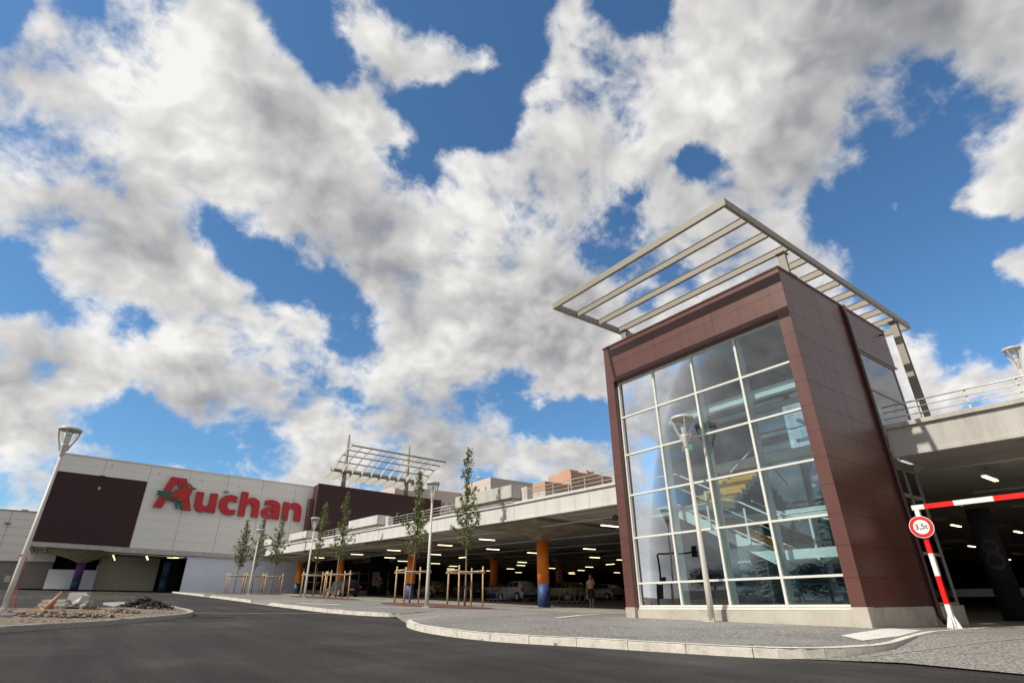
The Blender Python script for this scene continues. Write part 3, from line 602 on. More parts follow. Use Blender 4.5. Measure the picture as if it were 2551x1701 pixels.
# traffic island, left
I_out = smooth_line([(-14, 9.5), (-8, 11.9), (-4, 14.8), (-0.98, 17.71), (-0.09, 18.98), (1.2, 20.26), (2.92, 22.47), (3.66, 23.7), (4.0, 25.14), (4.05, 26.6), (3.95, 28.63), (3.7, 31.2), (3.2, 32.0), (2.6, 31.4), (2.2, 29.2), (0.5, 28.6), (-3, 28.4), (-14, 27.5)], 3)
def hnoise(x, y):
    return 0.5 + 0.25 * math.sin(x * 1.7 + 1.3 * math.sin(y * 1.1)) + 0.25 * math.sin(y * 2.3 + 1.7 * math.cos(x * 1.3))
def edge_d(x, y):
    return min(math.hypot(x - a, y - b) for a, b in I_out)
def soilz(x, y):
    e_ = cl((edge_d(x, y) - 0.1) / 2.2)
    return zp(x, y) - 0.03 + e_ * (0.07 + 0.10 * hnoise(x, y)) + random.uniform(0, 0.02)
o = drape('soil', I_out, soilz, 'soil', 0.5, kind='stuff'); tag(o, 'bare stony brown soil filling the kerbed traffic island', 'soil')
kerb('kerb', I_out[:-6], 'kerb_grey', side=1, w=0.16)['kind'] = 'structure'
mb = MB(); n = 0
while n < 2600:
    x, y = random.uniform(-9, 3.9), random.uniform(11, 30)
    ins = False; j = len(I_out) - 1
    for i in range(len(I_out)):
        (xi, yi), (xj, yj) = I_out[i], I_out[j]
        if (yi > y) != (yj > y) and x < (xj - xi) * (y - yi) / (yj - yi) + xi: ins = not ins
        j = i
    if not ins or edge_d(x, y) < 0.35: continue
    r = random.choice((0.015, 0.02, 0.025, 0.03, 0.045))
    mb.blob((x, y, soilz(x, y) - r * 0.1), r, 5, 0.4, 0.6); n += 1
tag(mb.build('loose_stones', 'stone'), 'many loose pale stones scattered over the island soil', 'stones', kind='stuff')
# small kerbed planters beyond the island
def planter(cx, cy, lx, ly, ang, label):
    t = thing('kerbed_planter', label, 'planter', (cx, cy, zr(cx, cy)), 0, 'small kerbed planters in the road')
    ca, sa = math.cos(ang), math.sin(ang); P = [(-lx, -ly), (lx, -ly), (lx, ly), (-lx, ly)]
    mb = MB(); z0 = zr(cx, cy) - 0.2; z1 = zr(cx, cy) + 0.17
    def w(p): return (cx + p[0] * ca - p[1] * sa, cy + p[0] * sa + p[1] * ca)
    for i in range(4):
        a, b = P[i], P[(i + 1) % 4]; a1 = (a[0] * (1 - .16 / lx), a[1] * (1 - .16 / ly)); b1 = (b[0] * (1 - .16 / lx), b[1] * (1 - .16 / ly))
        A, B, A1, B1 = w(a), w(b), w(a1), w(b1)
        mb.hexa([(*A, z0), (*B, z0), (*B1, z0), (*A1, z0), (*A, z1), (*B, z1), (*B1, z1), (*A1, z1)])
    mb.build('kerb_frame', 'kerb_grey', t, fix=True)
    mb = MB(); q = [w((p[0] * .93, p[1] * .93)) for p in P]; mb.face([mb.vert((*v, z1 - 0.05)) for v in q]); mb.build('soil_fill', 'soil', t)
    return t
planter(2.9, 33.8, 1.0, 2.1, R(8), 'small white kerbed planter with weeds, just beyond the soil island')
planter(0.2, 44.0, 3.2, 1.3, R(4), 'long low grey kerbed bed in the road before the purple column')
def weeds(cx, cy, r, n, h, label):
    mb = MB()
    for _ in range(n):
        a = random.uniform(0, 6.28); q = r * math.sqrt(random.random()); x, y = cx + q * math.cos(a), cy + q * math.sin(a); z = zp(x, y) - 0.08
        hh = h * random.uniform(0.4, 1); dx, dy = random.uniform(-.08, .08), random.uniform(-.08, .08); w = 0.006
        mb.face([mb.vert(v) for v in ((x - w, y, z), (x + w, y, z), (x + w + dx * .5, y + dy * .5, z + hh * .6), (x + dx, y + dy, z + hh))])
        if random.random() < .6:
            for s_ in range(3):
                t_ = random.uniform(.3, .9); px_, py_, pz_ = x + dx * t_, y + dy * t_, z + hh * t_; l = .03
                mb.face([mb.vert((px_ + random.uniform(-l, l), py_ + random.uniform(-l, l), pz_ + random.uniform(-l, l))) for _k in range(3)])
    tag(mb.build('weeds', 'weed'), label, 'weeds', kind='stuff')
weeds(2.9, 34.2, .9, 260, .28, 'low green weeds in the small white kerbed planter')
weeds(3.2, 29.6, .6, 160, .42, 'thin grassy weeds behind the black asphalt heap')
weeds(2.2, 44.2, .8, 140, .45, 'grassy tuft at the end of the long grey bed')

# ------------------------------------------------------------------ stair tower
TX0, TX1, TY0, TY1 = 14.387, 21.65, 6.032, 13.18
ZB, ZT = -0.13, 8.90
T = thing('stair_tower', 'maroon panelled stair tower with a tall glazed front and steel pergola above', 'stair tower', (TX0, TY0, -0.6))
mb = MB()
mb.box(TX0 - .02, TX0 + .33, TY0 - .02, 6.36, -.9, ZB); mb.box(TX0 - .02, TX0 + .33, 12.82, TY1 + .02, -.9, ZB)
mb.box(TX0 + .10, TX0 + .33, 6.362, 12.818, -.9, ZB - .075)
mb.box(TX0 + .332, 20.55, TY0 + .0, TY0 + .3, -.95, ZB - .01); mb.box(TX0 + .332, 21.6, TY1 - .3, TY1, -.9, ZB - .01)
mb.build('concrete_plinth', 'conc_base', T, bevel=0.012)
# cladding: separate sheets over dark joints
G_ = 0.007
rows = [ZB, .48, 1.19, 1.90, 2.60, 3.27, 3.97, 4.65, 5.34, 6.04, 6.74, 7.425, 8.135, ZT - .02]
mb = MB()
mb.cur = 1
mb.box(TX0 + .02, TX0 + .3, TY0 + .02, 6.35, ZB, ZT - .03); mb.box(TX0 + .02, TX0 + .3, 12.83, TY1 - .02, ZB, ZT - .03)
mb.box(TX0 + .02, TX0 + .3, 6.351, 12.829, 7.42, ZT - .03)
mb.box(TX0 + .301, 18.2, TY0 + .02, TY0 + .2, ZB, ZT - .03); mb.box(18.201, TX1, TY0 + .02, TY0 + .2, 7.42, ZT - .03)
mb.box(TX0 + .301, TX1, TY1 - .2, TY1 - .02, ZB, ZT - .03)
mb.box(TX1 - .2, TX1, TY0 + .201, TY1 - .201, 7.42, ZT - .03)
mb.cur = 0
for a, b in zip(rows, rows[1:]):
    mb.box(TX0, TX0 + .018, TY0, 6.365, a + G_ / 2, b - G_ / 2) if b < 7.43 else None
    if b < 7.43: mb.box(TX0, TX0 + .018, 12.81, TY1, a + G_ / 2, b - G_ / 2)
    else:
        for y0, y1 in ((TY0, 8.41), (8.41, 10.77), (10.77, TY1)):
            mb.box(TX0, TX0 + .018, y0 + (G_ / 2 if y0 > 7 else 0), y1 - (G_ / 2 if y1 < 13 else 0), a + G_ / 2, b - G_ / 2)
    for x0, x1 in ((TX0 + .0185, 16.45), (16.45, 18.18)):
        mb.box(x0 + (G_ / 2 if x0 > 15 else 0), x1 - (G_ / 2 if x1 < 18 else 0), TY0, TY0 + .018, a + G_ / 2, b - G_ / 2)
    if a > 7.4:
        for x0, x1 in ((18.40, 20.0), (20.0, TX1 + .05)): mb.box(x0, x1 - G_, TY0, TY0 + .018, a + G_ / 2, b - G_ / 2)
    mb.box(TX0 + .0185, TX1, TY1 - .018, TY1, a + G_ / 2, b - G_ / 2)
# reveal of the window opening
mb.box(TX0 + .019, TX0 + .20, 6.352, 6.366, ZB, 7.405); mb.box(TX0 + .019, TX0 + .20, 12.808, 12.826, ZB, 7.405); mb.box(TX0 + .019, TX0 + .20, 6.36, 12.81, 7.405, 7.418)
# rivets on the sheets
mb.cur = 2
def rivet(x, y, z, ax):
    r = .007
    if ax == 'x': mb.box(TX0 - .003, TX0, y - r, y + r, z - r, z + r)
    else: mb.box(x - r, x + r, TY0 - .003, TY0, z - r, z + r)
for z in rows[1:-1]:
    for s_ in (-.04, .04):
        for y in ([6.08, 6.33, 12.86, 13.13] if z < 7.4 else [6.08, 6.9, 7.6, 8.36, 8.46, 9.2, 10.0, 10.72, 10.82, 11.6, 12.4, 13.13]): rivet(0, y, z + s_, 'x')
        for x in (14.46, 15.1, 15.8, 16.4, 16.5, 17.2, 18.1): rivet(x, 0, z + s_, 'y')
mb.build('cladding', ['clad', 'joint_dark', 'clad_dark'], T)
mb = MB()
mb.box(TX0 - .035, TX1 + .04, TY0 - .035, TY1 + .035, ZT - .018, ZT + .028); mb.box(TX0 - .018, TX1 + .02, TY0 - .018, TY1 + .018, ZT - .045, ZT - .0185)
mb.build('cornice', 'clad', T, bevel=0.006)
mb = MB()
mb.tube([(18.34, TY0 - .07, ZT - .03), (18.34, TY0 - .07, -.35), (18.30, TY0 - .16, -.55)], .06, 12)
mb.box(18.2, 18.42, TY0 - .03, TY0 + .019, ZB - .02, ZT - .05)
mb.tube([(21.2, TY0 - .14, ZT - .30), (21.2, TY0 + .05, ZT - .26)], .035, 8)
mb.build('downpipe', 'clad_dark', T)
# back and floor inside
mb = MB(); mb.box(TX0 + .31, TX1 - .21, TY0 + .21, TY1 - .21, ZT - .3, ZT - .12); mb.build('roof_soffit', 'dark', T)
mb = MB(); mb.box(TX0 + .34, TX1 - .01, TY0 + .31, TY1 - .31, -.30, -.13); mb.build('ground_slab', 'floor', T)
mb = MB(); mb.box(18.75, TX1 - .25, 9.4, TY1 - .3, -.12, 4.3); mb.box(18.75, TX1 - .25, 10.2, TY1 - .3, 4.3, ZT - .31); mb.build('core_wall', 'slate', T)
# windows of the right side (upper level and below the deck)
mb = MB()
for x0, x1, z0, z1 in ((18.44, 18.52, 4.55, 7.40), (21.50, 21.58, 4.7, 7.40), (18.52, 21.50, 7.34, 7.40), (18.52, 21.50, 6.02, 6.08)): mb.box(x0, x1, TY0 + .02, TY0 + .09, z0, z1)
mb.box(18.42, 21.72, TY0 - .05, TY0 + .1, 7.405, 7.44)
for x0, x1, z0, z1 in ((18.46, 18.54, ZB, 3.84), (19.35, 19.43, ZB, 3.6), (20.22, 20.34, ZB, 3.6), (18.54, 20.22, 3.52, 3.62), (18.54, 20.22, 2.72, 2.82), (18.54, 20.22, 2.02, 2.09), (18.54, 20.22, 1.14, 1.22), (18.54, 20.22, ZB, ZB + .08), (18.5, 20.3, 3.63, 3.8)): mb.box(x0, x1, TY0 + .02, TY0 + .09, z0, z1)
mb.build('side_window_frame', 'grey_metal', T)
mb = MB(); mb.box(18.52, 21.5, TY0 + .045, TY0 + .055, 4.6, 7.34); mb.build('side_window_glass', 'glass', T)
mb = MB(); mb.box(18.54, 20.22, TY0 + .045, TY0 + .055, ZB + .08, 3.52); mb.build('side_window_glass', 'glass', T)
# curtain wall: frame, and every pane a part
CY = [12.80, 11.16, 9.565, 7.965, 6.37]; CZ = [-.10, .55, 1.92, 3.29, 4.67, 6.04, 7.34]
mb = MB(); fx = TX0 + .20
for i, y in enumerate(CY):
    w = .032; y_ = y - .035 if i == 0 else y + .035 if i == 4 else y
    mb.box(fx - .02, fx + .12, y_ - w, y_ + w, -.13, 7.40)
for k, z in enumerate(CZ):
    for a, b in zip(CY, CY[1:]):
        ya = a - (.067 if a == CY[0] else .032); yb = b + (.067 if b == CY[-1] else .032)
        mb.box(fx - .016, fx + .10, yb, ya, z - .028, z + .028)
mb.box(fx - .05, fx + .05, CY[-1], CY[0], -.195, -.135)
mb.box(fx - .01, fx + .05, CY[-1] + .067, CY[0] - .067, 7.37, 7.40)
frame = mb.build('curtain_wall_frame', 'white_metal', T)
for k in range(6):
    for a, b in zip(CY, CY[1:]):
        mb = MB(); ya = a - (.067 if a == CY[0] else .032); yb = b + (.067 if b == CY[-1] else .032)
        tz = random.uniform(-.003, .003); ty = random.uniform(-.003, .003)
        x = fx + .03
        P = [(x + tz + ty, yb, CZ[k] + .028), (x + tz - ty, ya, CZ[k] + .028), (x - tz - ty, ya, CZ[k + 1] - .028), (x - tz + ty, yb, CZ[k + 1] - .028)]
        mb.face([mb.vert(p) for p in P]); mb.build('window_pane', 'glass', T)
# inner mullion fins and floor beams
mb = MB()
for y in CY[1:4]: mb.box(fx + .14, fx + .34, y - .05, y + .05, -.12, 7.4)
mb.box(15.0, 15.22, TY0 + .25, TY1 - .25, 5.44, 5.70)
for y0, y1 in ((6.35, 11.2),):
    mb.box(17.6, 17.78, y0, y1, 4.15, 4.45); mb.box(17.6, 17.78, y0, y1, 5.9, 6.05); mb.box(17.6, 17.78, y0, y1, 2.35, 2.6)
mb.box(17.55, 17.8, 7.1, 7.35, -.12, ZT - .3); mb.box(17.55, 17.8, 9.5, 9.65, -.12, ZT - .3)
mb.box(20.2, 20.4, 6.4, 6.6, -.12, 7.4); mb.box(20.2, 20.4, 8.0, 8.15, -.12, 7.4)
for z in (1.2, 3.2, 5.3, 6.8): mb.box(17.8, 20.2, 8.02, 8.13, z, z + .1); mb.box(20.22, 20.38, 6.6, 9.4, z, z + .1)
mb.build('inner_steel_frame', 'white_metal', T)
mb = MB()
for z0, z1 in ((-.1, 2.3), (2.65, 4.1), (4.5, 5.85), (6.1, 8.2)):
    for y0, y1 in ((7.38, 9.48),): mb.face([mb.vert(p) for p in ((17.7, y0, z0), (17.7, y1, z0), (17.7, y1, z1), (17.7, y0, z1))])
    mb.face([mb.vert(p) for p in ((17.8, 8.07, z0), (20.2, 8.07, z0), (20.2, 8.07, z1), (17.8, 8.07, z1))])
mb.build('lift_shaft_glass', 'glass_back', T)
# staircase: two landings, two flights
for L_ in (((15.25, 18.1, 6.33, 8.35, .98, 1.16), (15.18, 15.2499, 6.33, 8.4, 1.0, 1.24)), ((15.25, 16.3, 11.45, 12.85, 2.60, 2.78), (15.25, 15.9, 9.7, 11.449, 2.60, 2.78), (15.18, 15.2499, 11.4, 12.85, 2.56, 2.86)), ((18.6, 21.4, 6.4, 11.3, 4.25, 4.42),)):
    mb = MB()
    for q in L_: mb.box(*q)
    mb.build('stair_landing', 'white_metal', T)
def flight(x0, x1, ya, za, yb, zb, n):
    mb = MB(); me_ = MB(); dy = (yb - ya) / n; dh = (zb - za) / n
    for i in range(n):
        y0 = ya + dy * i; z = za + dh * (i + 1)
        mb.box(x0 + .04, x1 - .04, y0, y0 + dy, z - dh, z - .035)
        me_.box(x0 + .04, x1 - .04, y0 - .02 * (1 if dy > 0 else -1), y0 + dy, z - .034, z)
        me_.box(x0 + .04, x1 - .04, y0 - .012 * (1 if dy > 0 else -1), y0, z - .10, z - .034)
    mb.build('stair_flight', 'riser', T); me_.build('stair_treads', 'tread', T)
    mb = MB()
    for x in (x0, x1 - .04):
        for lo, hi, xx in ((-.27, .05, .04), (.13, .17, .05)): mb.hexa([(x, ya, za + lo), (x + xx, ya, za + lo), (x + xx, yb, zb + lo), (x, yb, zb + lo), (x, ya, za + hi), (x + xx, ya, za + hi), (x + xx, yb, zb + hi), (x, yb, zb + hi)])
    mb.build('stringer', 'white_metal', T, fix=True)
flight(15.2, 16.6, 8.35, 1.16, 11.45, 2.78, 10)
def flight_x(y0, y1, xa, za, xb, zb, n):
    mb = MB(); me_ = MB(); dx = (xb - xa) / n; dh = (zb - za) / n
    for i in range(n):
        x = xa + dx * i; z = za + dh * (i + 1)
        mb.box(x, x + dx, y0, y1, z - dh, z - .035); me_.box(x - .02, x + dx, y0, y1, z - .034, z); me_.box(x - .014, x - .0001, y0, y1, z - .10, z - .0345)
    mb.build('stair_flight', 'riser', T); me_.build('stair_treads', 'tread', T)
flight_x(9.72, 11.3, 15.95, 2.78, 18.6, 4.42, 10)
flight_x(6.45, 7.8, 20.6, -.12, 18.1, 1.16, 8)
mb = MB()
mb.tube([(15.2, 6.35, 2.14), (15.2, 7.6, 2.14), (15.2, 8.2, 2.12), (15.2, 11.2, 3.82), (15.2, 11.55, 3.84), (15.2, 12.8, 3.84)], .028, 8)
mb.tube([(16.7, 8.2, 2.12), (16.7, 9.6, 2.88)], .028, 8); mb.tube([(15.95, 9.68, 3.7), (18.6, 9.68, 5.35), (18.6, 7, 5.35)], .028, 8)
mb.tube([(15.2, 8.2, 1.72), (15.2, 11.2, 3.38)], .016, 8)
for y, z in ((7.2, 1.1), (9.0, 1.5), (10.2, 2.15), (11.4, 2.8), (12.6, 2.8)):
    mb.box(15.17, 15.19, y - .03, y + .03, z - .15, z + .95)
mb.build('handrail', 'white_metal', T)
mb = MB()
for k in range(33): mb.box(18.40, 18.408, 9.5 + k * .06, 9.508 + k * .06, -.1, 2.2)
for k in range(38): mb.box(18.409, 18.417, 9.5, 11.45, -.1 + k * .06, -.092 + k * .06)
mb.box(18.38, 18.44, 10.42, 10.5, -.1, 2.25); mb.box(18.38, 18.44, 9.45, 11.5, 1.2, 1.26)
mb.build('mesh_partition', 'mesh_wire', T)
mb = MB(); mb.box(16.9, 16.93, 11.6, 12.05, 5.0, 5.2); mb.build('exit_sign', 'exit_green', T)

# pergola over the tower
PZ = 9.825
Pg = thing('steel_pergola', 'warm grey steel slatted pergola projecting over the stair tower roof', 'pergola', (15.05, 6.1, ZT))
mb = MB(); h = .24
PX0, PX1, PY0, PY1 = 11.80, 24.50, 5.86, 13.14
mb.box(PX0, PX0 + .10, PY0, PY1, PZ, PZ + h)
mb.build('end_beam', 'grey_metal', Pg, bevel=0.006)
mb = MB(); mb.box(PX1 - .10, PX1, PY0, PY1, PZ, PZ + h); mb.build('end_beam', 'grey_metal', Pg, bevel=0.006)
for y in (PY0, PY1 - .10):
    mb = MB(); mb.box(PX0 + .101, PX1 - .101, y, y + .10, PZ, PZ + h); mb.build('side_beam', 'grey_metal', Pg, bevel=0.006)
for i in range(10):
    x = 12.97 + i * 1.145
    mb = MB(); mb.box(x, x + .05, PY0 + .11, PY1 - .11, PZ + .015, PZ + h - .015)
    mb.box(x - .03, x + .08, PY0 + .10, PY0 + .107, PZ + .05, PZ + h - .05)
    mb.box(x - .022, x + .072, PY0 + .112, PY1 - .112, PZ + .004, PZ + .0145); mb.box(x - .022, x + .072, PY0 + .112, PY1 - .112, PZ + h - .0145, PZ + h - .004)
    mb.build('slat', 'grey_metal', Pg)
for y in (6.20, 12.80):
    mb = MB(); mb.box(15.22, 15.34, y - .12, y + .12, ZT + .045, PZ); mb.box(15.0, 15.5, y - .22, y + .22, ZT + .029, ZT + .0445); mb.box(15.15, 15.48, y - .14, y + .14, PZ - .03, PZ + .003)
    mb.build('short_post', 'grey_metal', Pg)
for y in (6.05, 13.0):
    mb = MB(); x = 23.25
    mb.box(x - .12, x - .105, y - .12, y + .12, 4.55, PZ + .02); mb.box(x + .105, x + .12, y - .12, y + .12, 4.55, PZ + .02); mb.box(x - .1049, x + .1049, y - .012, y + .012, 4.55, PZ + .02)
    mb.box(x - .25, x + .25, y - .14, y + .14, PZ - .05, PZ + .0)
    mb.build('tall_post', 'grey_metal', Pg)

# ------------------------------------------------------------------ parking deck
XD = 18.74; FH = .97
D = thing('parking_deck', 'long raised concrete parking deck with parapet running behind the stair tower', 'parking deck', (XD, 20, 0))
def run(mb, y0, y1, x0, x1, zb, zt, step=3.0):
    """a box that follows the slope of the deck between y0 and y1"""
    K = sorted({y0, y1} | {k for k, _ in KD if y0 < k < y1})
    for a, b in zip(K, K[1:]):
        mb.hexa([(x0, a, zb(a, x0)), (x1, a, zb(a, x1)), (x1, b, zb(b, x1)), (x0, b, zb(b, x0)), (x0, a, zt(a, x0)), (x1, a, zt(a, x1)), (x1, b, zt(b, x1)), (x0, b, zt(b, x0))])
seams = [-14, -8.6, 0.4, 6.02, 13.2, 18.9, 24.78, 30.6, 36.6, 42.6, 48.6, 54.6, 60.4, 66.4, 77.97]
mbL = MB(); mbR = MB()
for a, b in zip(seams, seams[1:]):
    mb = mbR if b <= 6.03 else mbL
    if a == 6.02: continue
    g = .008
    run(mb, a + g, b - g, XD, XD + .16, lambda y, x: dz(y), lambda y, x: dz(y) + FH - .13)
    run(mb, a + g, b - g, XD - .035, XD - .0005, lambda y, x: dz(y), lambda y, x: dz(y) + .10)
    run(mb, a + g, b - g, XD - .09, XD + .36, lambda y, x: dz(y) + FH - .129, lambda y, x: dz(y) + FH)
mbL.build('fascia', 'conc_white', D, bevel=0.01); mbR.build('fascia', 'conc', D, bevel=0.01)
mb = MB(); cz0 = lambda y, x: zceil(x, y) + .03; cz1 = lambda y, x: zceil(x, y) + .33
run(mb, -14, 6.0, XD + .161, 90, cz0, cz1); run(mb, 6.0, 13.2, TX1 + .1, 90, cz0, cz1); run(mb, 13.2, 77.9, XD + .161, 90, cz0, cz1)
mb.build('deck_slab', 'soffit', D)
mb = MB()
for y in (3.0, 10, 17.2, 35.6, 53.5, 71): 
    if y > 14 or y < 6: run(mb, y - .2, y + .2, XD + .4, 89, lambda yy, x: zceil(x, yy) - .02, lambda yy, x: zceil(x, yy) + .029)
mb.build('ceiling_rib', 'soffit', D)
# black walls added far inside the deck to stop light leaking in
mb = MB(); mb.box(89, 89.4, -14, 78, -2, 5.4); mb.box(30, 89, -14.4, -14, -2, 4.2); mb.box(36.2, 89, 77.4, 77.8, -2, 5.5); mb.build('added_end_wall', 'black', D)
mb = MB(); mb.box(40, 40.2, -13, 12, .15, .55); mb.build('inner_rail', 'conc', D)
# boxes standing on the parapet
for y0, y1 in ((24.62, 30.6), (42.5, 48.6), (60.2, 66.1), (73.2, 77.9)):
    mb = MB(); mb.hexa([(18.42, y0, dz(y0) + FH + .22), (19.5, y0, dz(y0) + FH + .22), (19.5, y1, dz(y1) + FH + .22), (18.42, y1, dz(y1) + FH + .22), (18.42, y0, dz(y0) + FH + .92), (19.5, y0, dz(y0) + FH + .92), (19.5, y1, dz(y1) + FH + .92), (18.42, y1, dz(y1) + FH + .92)])
    mb.hexa([(18.6, y0 + .15, dz(y0) + FH + .001), (19.4, y0 + .15, dz(y0) + FH + .001), (19.4, y1 - .1, dz(y1) + FH + .001), (18.6, y1 - .1, dz(y1) + FH + .001), (18.6, y0 + .15, dz(y0) + FH + .219), (19.4, y0 + .15, dz(y0) + FH + .219), (19.4, y1 - .1, dz(y1) + FH + .219), (18.6, y1 - .1, dz(y1) + FH + .219)])
    mb.hexa([(19.1, y0 - .55, dz(y0) + .9), (19.5, y0 - .55, dz(y0) + .9), (19.5, y0 - .01, dz(y0) + .9), (19.1, y0 - .01, dz(y0) + .9), (19.1, y0 - .55, dz(y0) + FH + .80), (19.5, y0 - .55, dz(y0) + FH + .80), (19.5, y0 - .01, dz(y0) + FH + .80), (19.1, y0 - .01, dz(y0) + FH + .80)])
    mb.build('parapet_planter', 'conc_white' if y0 > 30 else 'conc', D, bevel=0.015)
# railings
for y0, y1, ps in ((-10, 5.98, 1.15), (13.4, 24.05, 1.235), (30.9, 41.9, 1.235), (48.9, 59.7, 1.235), (66.4, 72.6, 1.235)):
    rail = MB()
    for hh, r in ((.60, .021), (.42, .014), (.22, .014)):
        K = sorted({y0, y1} | {k for k, _ in KD if y0 < k < y1})
        rail.tube([(18.90, y, dz(y) + FH + hh) for y in K], r, 8)
    n = round((y1 - y0) / ps)
    for i in range(n + 1):
        y = y1 - .98 - i * ps if y1 < 7 else y0 + i * (y1 - y0) / n
        rail.box(18.92, 18.932, y - .022, y + .022, dz(y) + FH - .02, dz(y) + FH + .60)
    rail.build('railing', 'galv', D)
# pipes and trays under the ceiling
mb = MB()
for x, o_, r in ((20.3, .22, .035), (24.9, .30, .035), (29.5, .3, .03), (34, .3, .03), (38.5, .3, .03), (43, .3, .03), (47.5, .3, .03)):
    for y0, y1 in ((-8, 5.9), (13.5, 77)):
        K = sorted({y0, y1} | {k for k, _ in KD if y0 < k < y1}); mb.tube([(x, y, zceil(x, y) - o_) for y in K], r, 8)
    if x < 30:
        for y in range(14, 76, 3): mb.box(x - .008, x + .008, y - .008, y + .008, zceil(x, y) - o_, zceil(x, y) + .03)
mb.tube([(19.3, 14, zceil(19.3, 14) - .05), (19.3, 21.5, zceil(19.3, 21.5) - .05), (24, 20, zceil(24, 20) - .05)], .03, 8)
mb.build('ceiling_pipe', 'pipe', D)

# columns
def column_at(x, y, shaft, base, cap, label, name='column', digit=None, dg_ang=0, rad=.36, basefrac=None):
    z0 = zp(x, y); t = thing(name, label, 'column', (x, y, z0), 0, 'round painted columns carrying the deck')
    zt = zceil(x, y) - .78
    hb = basefrac if basefrac else .34 * (zt - z0)
    mb = MB(); mb.lathe((x, y, z0), [(rad, .0), (rad, hb)], 28); mb.build('base_band', base, t)
    mb = MB(); mb.lathe((x, y, z0), [(rad * .998, hb + .001), (rad * .998, zt - z0)], 28); mb.build('shaft', shaft, t)
    if cap:
        mb = MB(); w = 3.05; zc = lambda X, Y: zceil(X, Y) + .02
        # square concrete hood that flares to the ceiling
        lv = [(0.30, lambda X, Y: zt), (0.52, lambda X, Y: zt + .22), (1.7, lambda X, Y: zceil(X, Y) - .22), (w, lambda X, Y: zceil(X, Y) - .13), (w, zc)]
        rings = []
        for r, zf in lv:
            ring = []
            for sx, sy in ((-1, -1), (0, -1), (1, -1), (1, 0), (1, 1), (0, 1), (-1, 1), (-1, 0)):
                k = 1.0 if (sx and sy) else 1.0
                px_, py_ = max(x + sx * r * k, XD + .18), y + sy * r * k
                ring.append(mb.vert((px_, py_, zf(px_, py_))))
            rings.append(ring)
        for a, b in zip(rings, rings[1:]):
            for k in range(8): mb.face((a[k], a[(k + 1) % 8], b[(k + 1) % 8], b[k]))
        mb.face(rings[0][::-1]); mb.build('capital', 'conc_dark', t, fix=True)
    if digit:
        arc = lambda cx_, cy_, r_, a0_, a1_, n_: [(cx_ + r_ * math.cos(R(a0_ + (a1_ - a0_) * q / n_)), cy_ + r_ * 1.05 * math.sin(R(a0_ + (a1_ - a0_) * q / n_))) for q in range(n_ + 1)]
        lines = {'8': [arc(0, .26, .19, 0, 360, 28), arc(0, -.19, .23, 0, 360, 28)], '6': [arc(0, -.17, .22, 0, 360, 28), arc(.12, .02, .36, 70, 200, 14)]}[digit]
        mbd = MB(); ww = .055
        for P_ in lines:
            pr = None
            for q, (a_, b_) in enumerate(P_):
                n1 = P_[min(q + 1, len(P_) - 1)]; n0 = P_[max(q - 1, 0)]; tx, ty = n1[0] - n0[0], n1[1] - n0[1]; l_ = math.hypot(tx, ty); tx, ty = tx / l_, ty / l_
                cur_ = []
                for sg in (-1, 1):
                    u_, v_ = a_ - ty * ww * sg, b_ + tx * ww * sg; an = dg_ang + u_ / rad
                    cur_.append(mbd.vert(((rad + .012) * math.cos(an), (rad + .012) * math.sin(an), 2.05 + v_)))
                if pr: mbd.face((pr[0], cur_[0], cur_[1], pr[1]))
                pr = cur_
        tmp = mbd.build('painted_number', 'numdim' if digit == '8' else 'numwhite'); me = tmp.data; bpy.data.objects.remove(tmp)
        o = bpy.data.objects.new('painted_number', me); COL.objects.link(o); o.parent = t
    return t
column_at(21.7, 26.0, 'orange', 'blue', True, 'nearest orange column with blue foot, between the tower and the nearest tree', rad=.345)
column_at(22.3, 43.6, 'orange', 'blue', True, 'orange and blue column right behind the second nearest staked tree')
column_at(22.2, 59.4, 'orange', 'blue', True, 'orange and blue column beside the dark estate car')
column_at(22.2, 73.0, 'orange', 'navy', True, 'farthest orange and blue column, standing before the pale store wall')
column_at(31.0, 44.2, 'orange', 'blue', True, 'dim orange and blue column just left of the silver hatchback')
column_at(36.6, 41.5, 'redcol', 'navy', True, 'dim red column painted with a large pale 6', digit='6', dg_ang=R(222))
column_at(25.6, 6.15, 'dark', 'black', False, 'dark column painted with a faint 8 beyond the height barrier', digit='8', dg_ang=R(194))

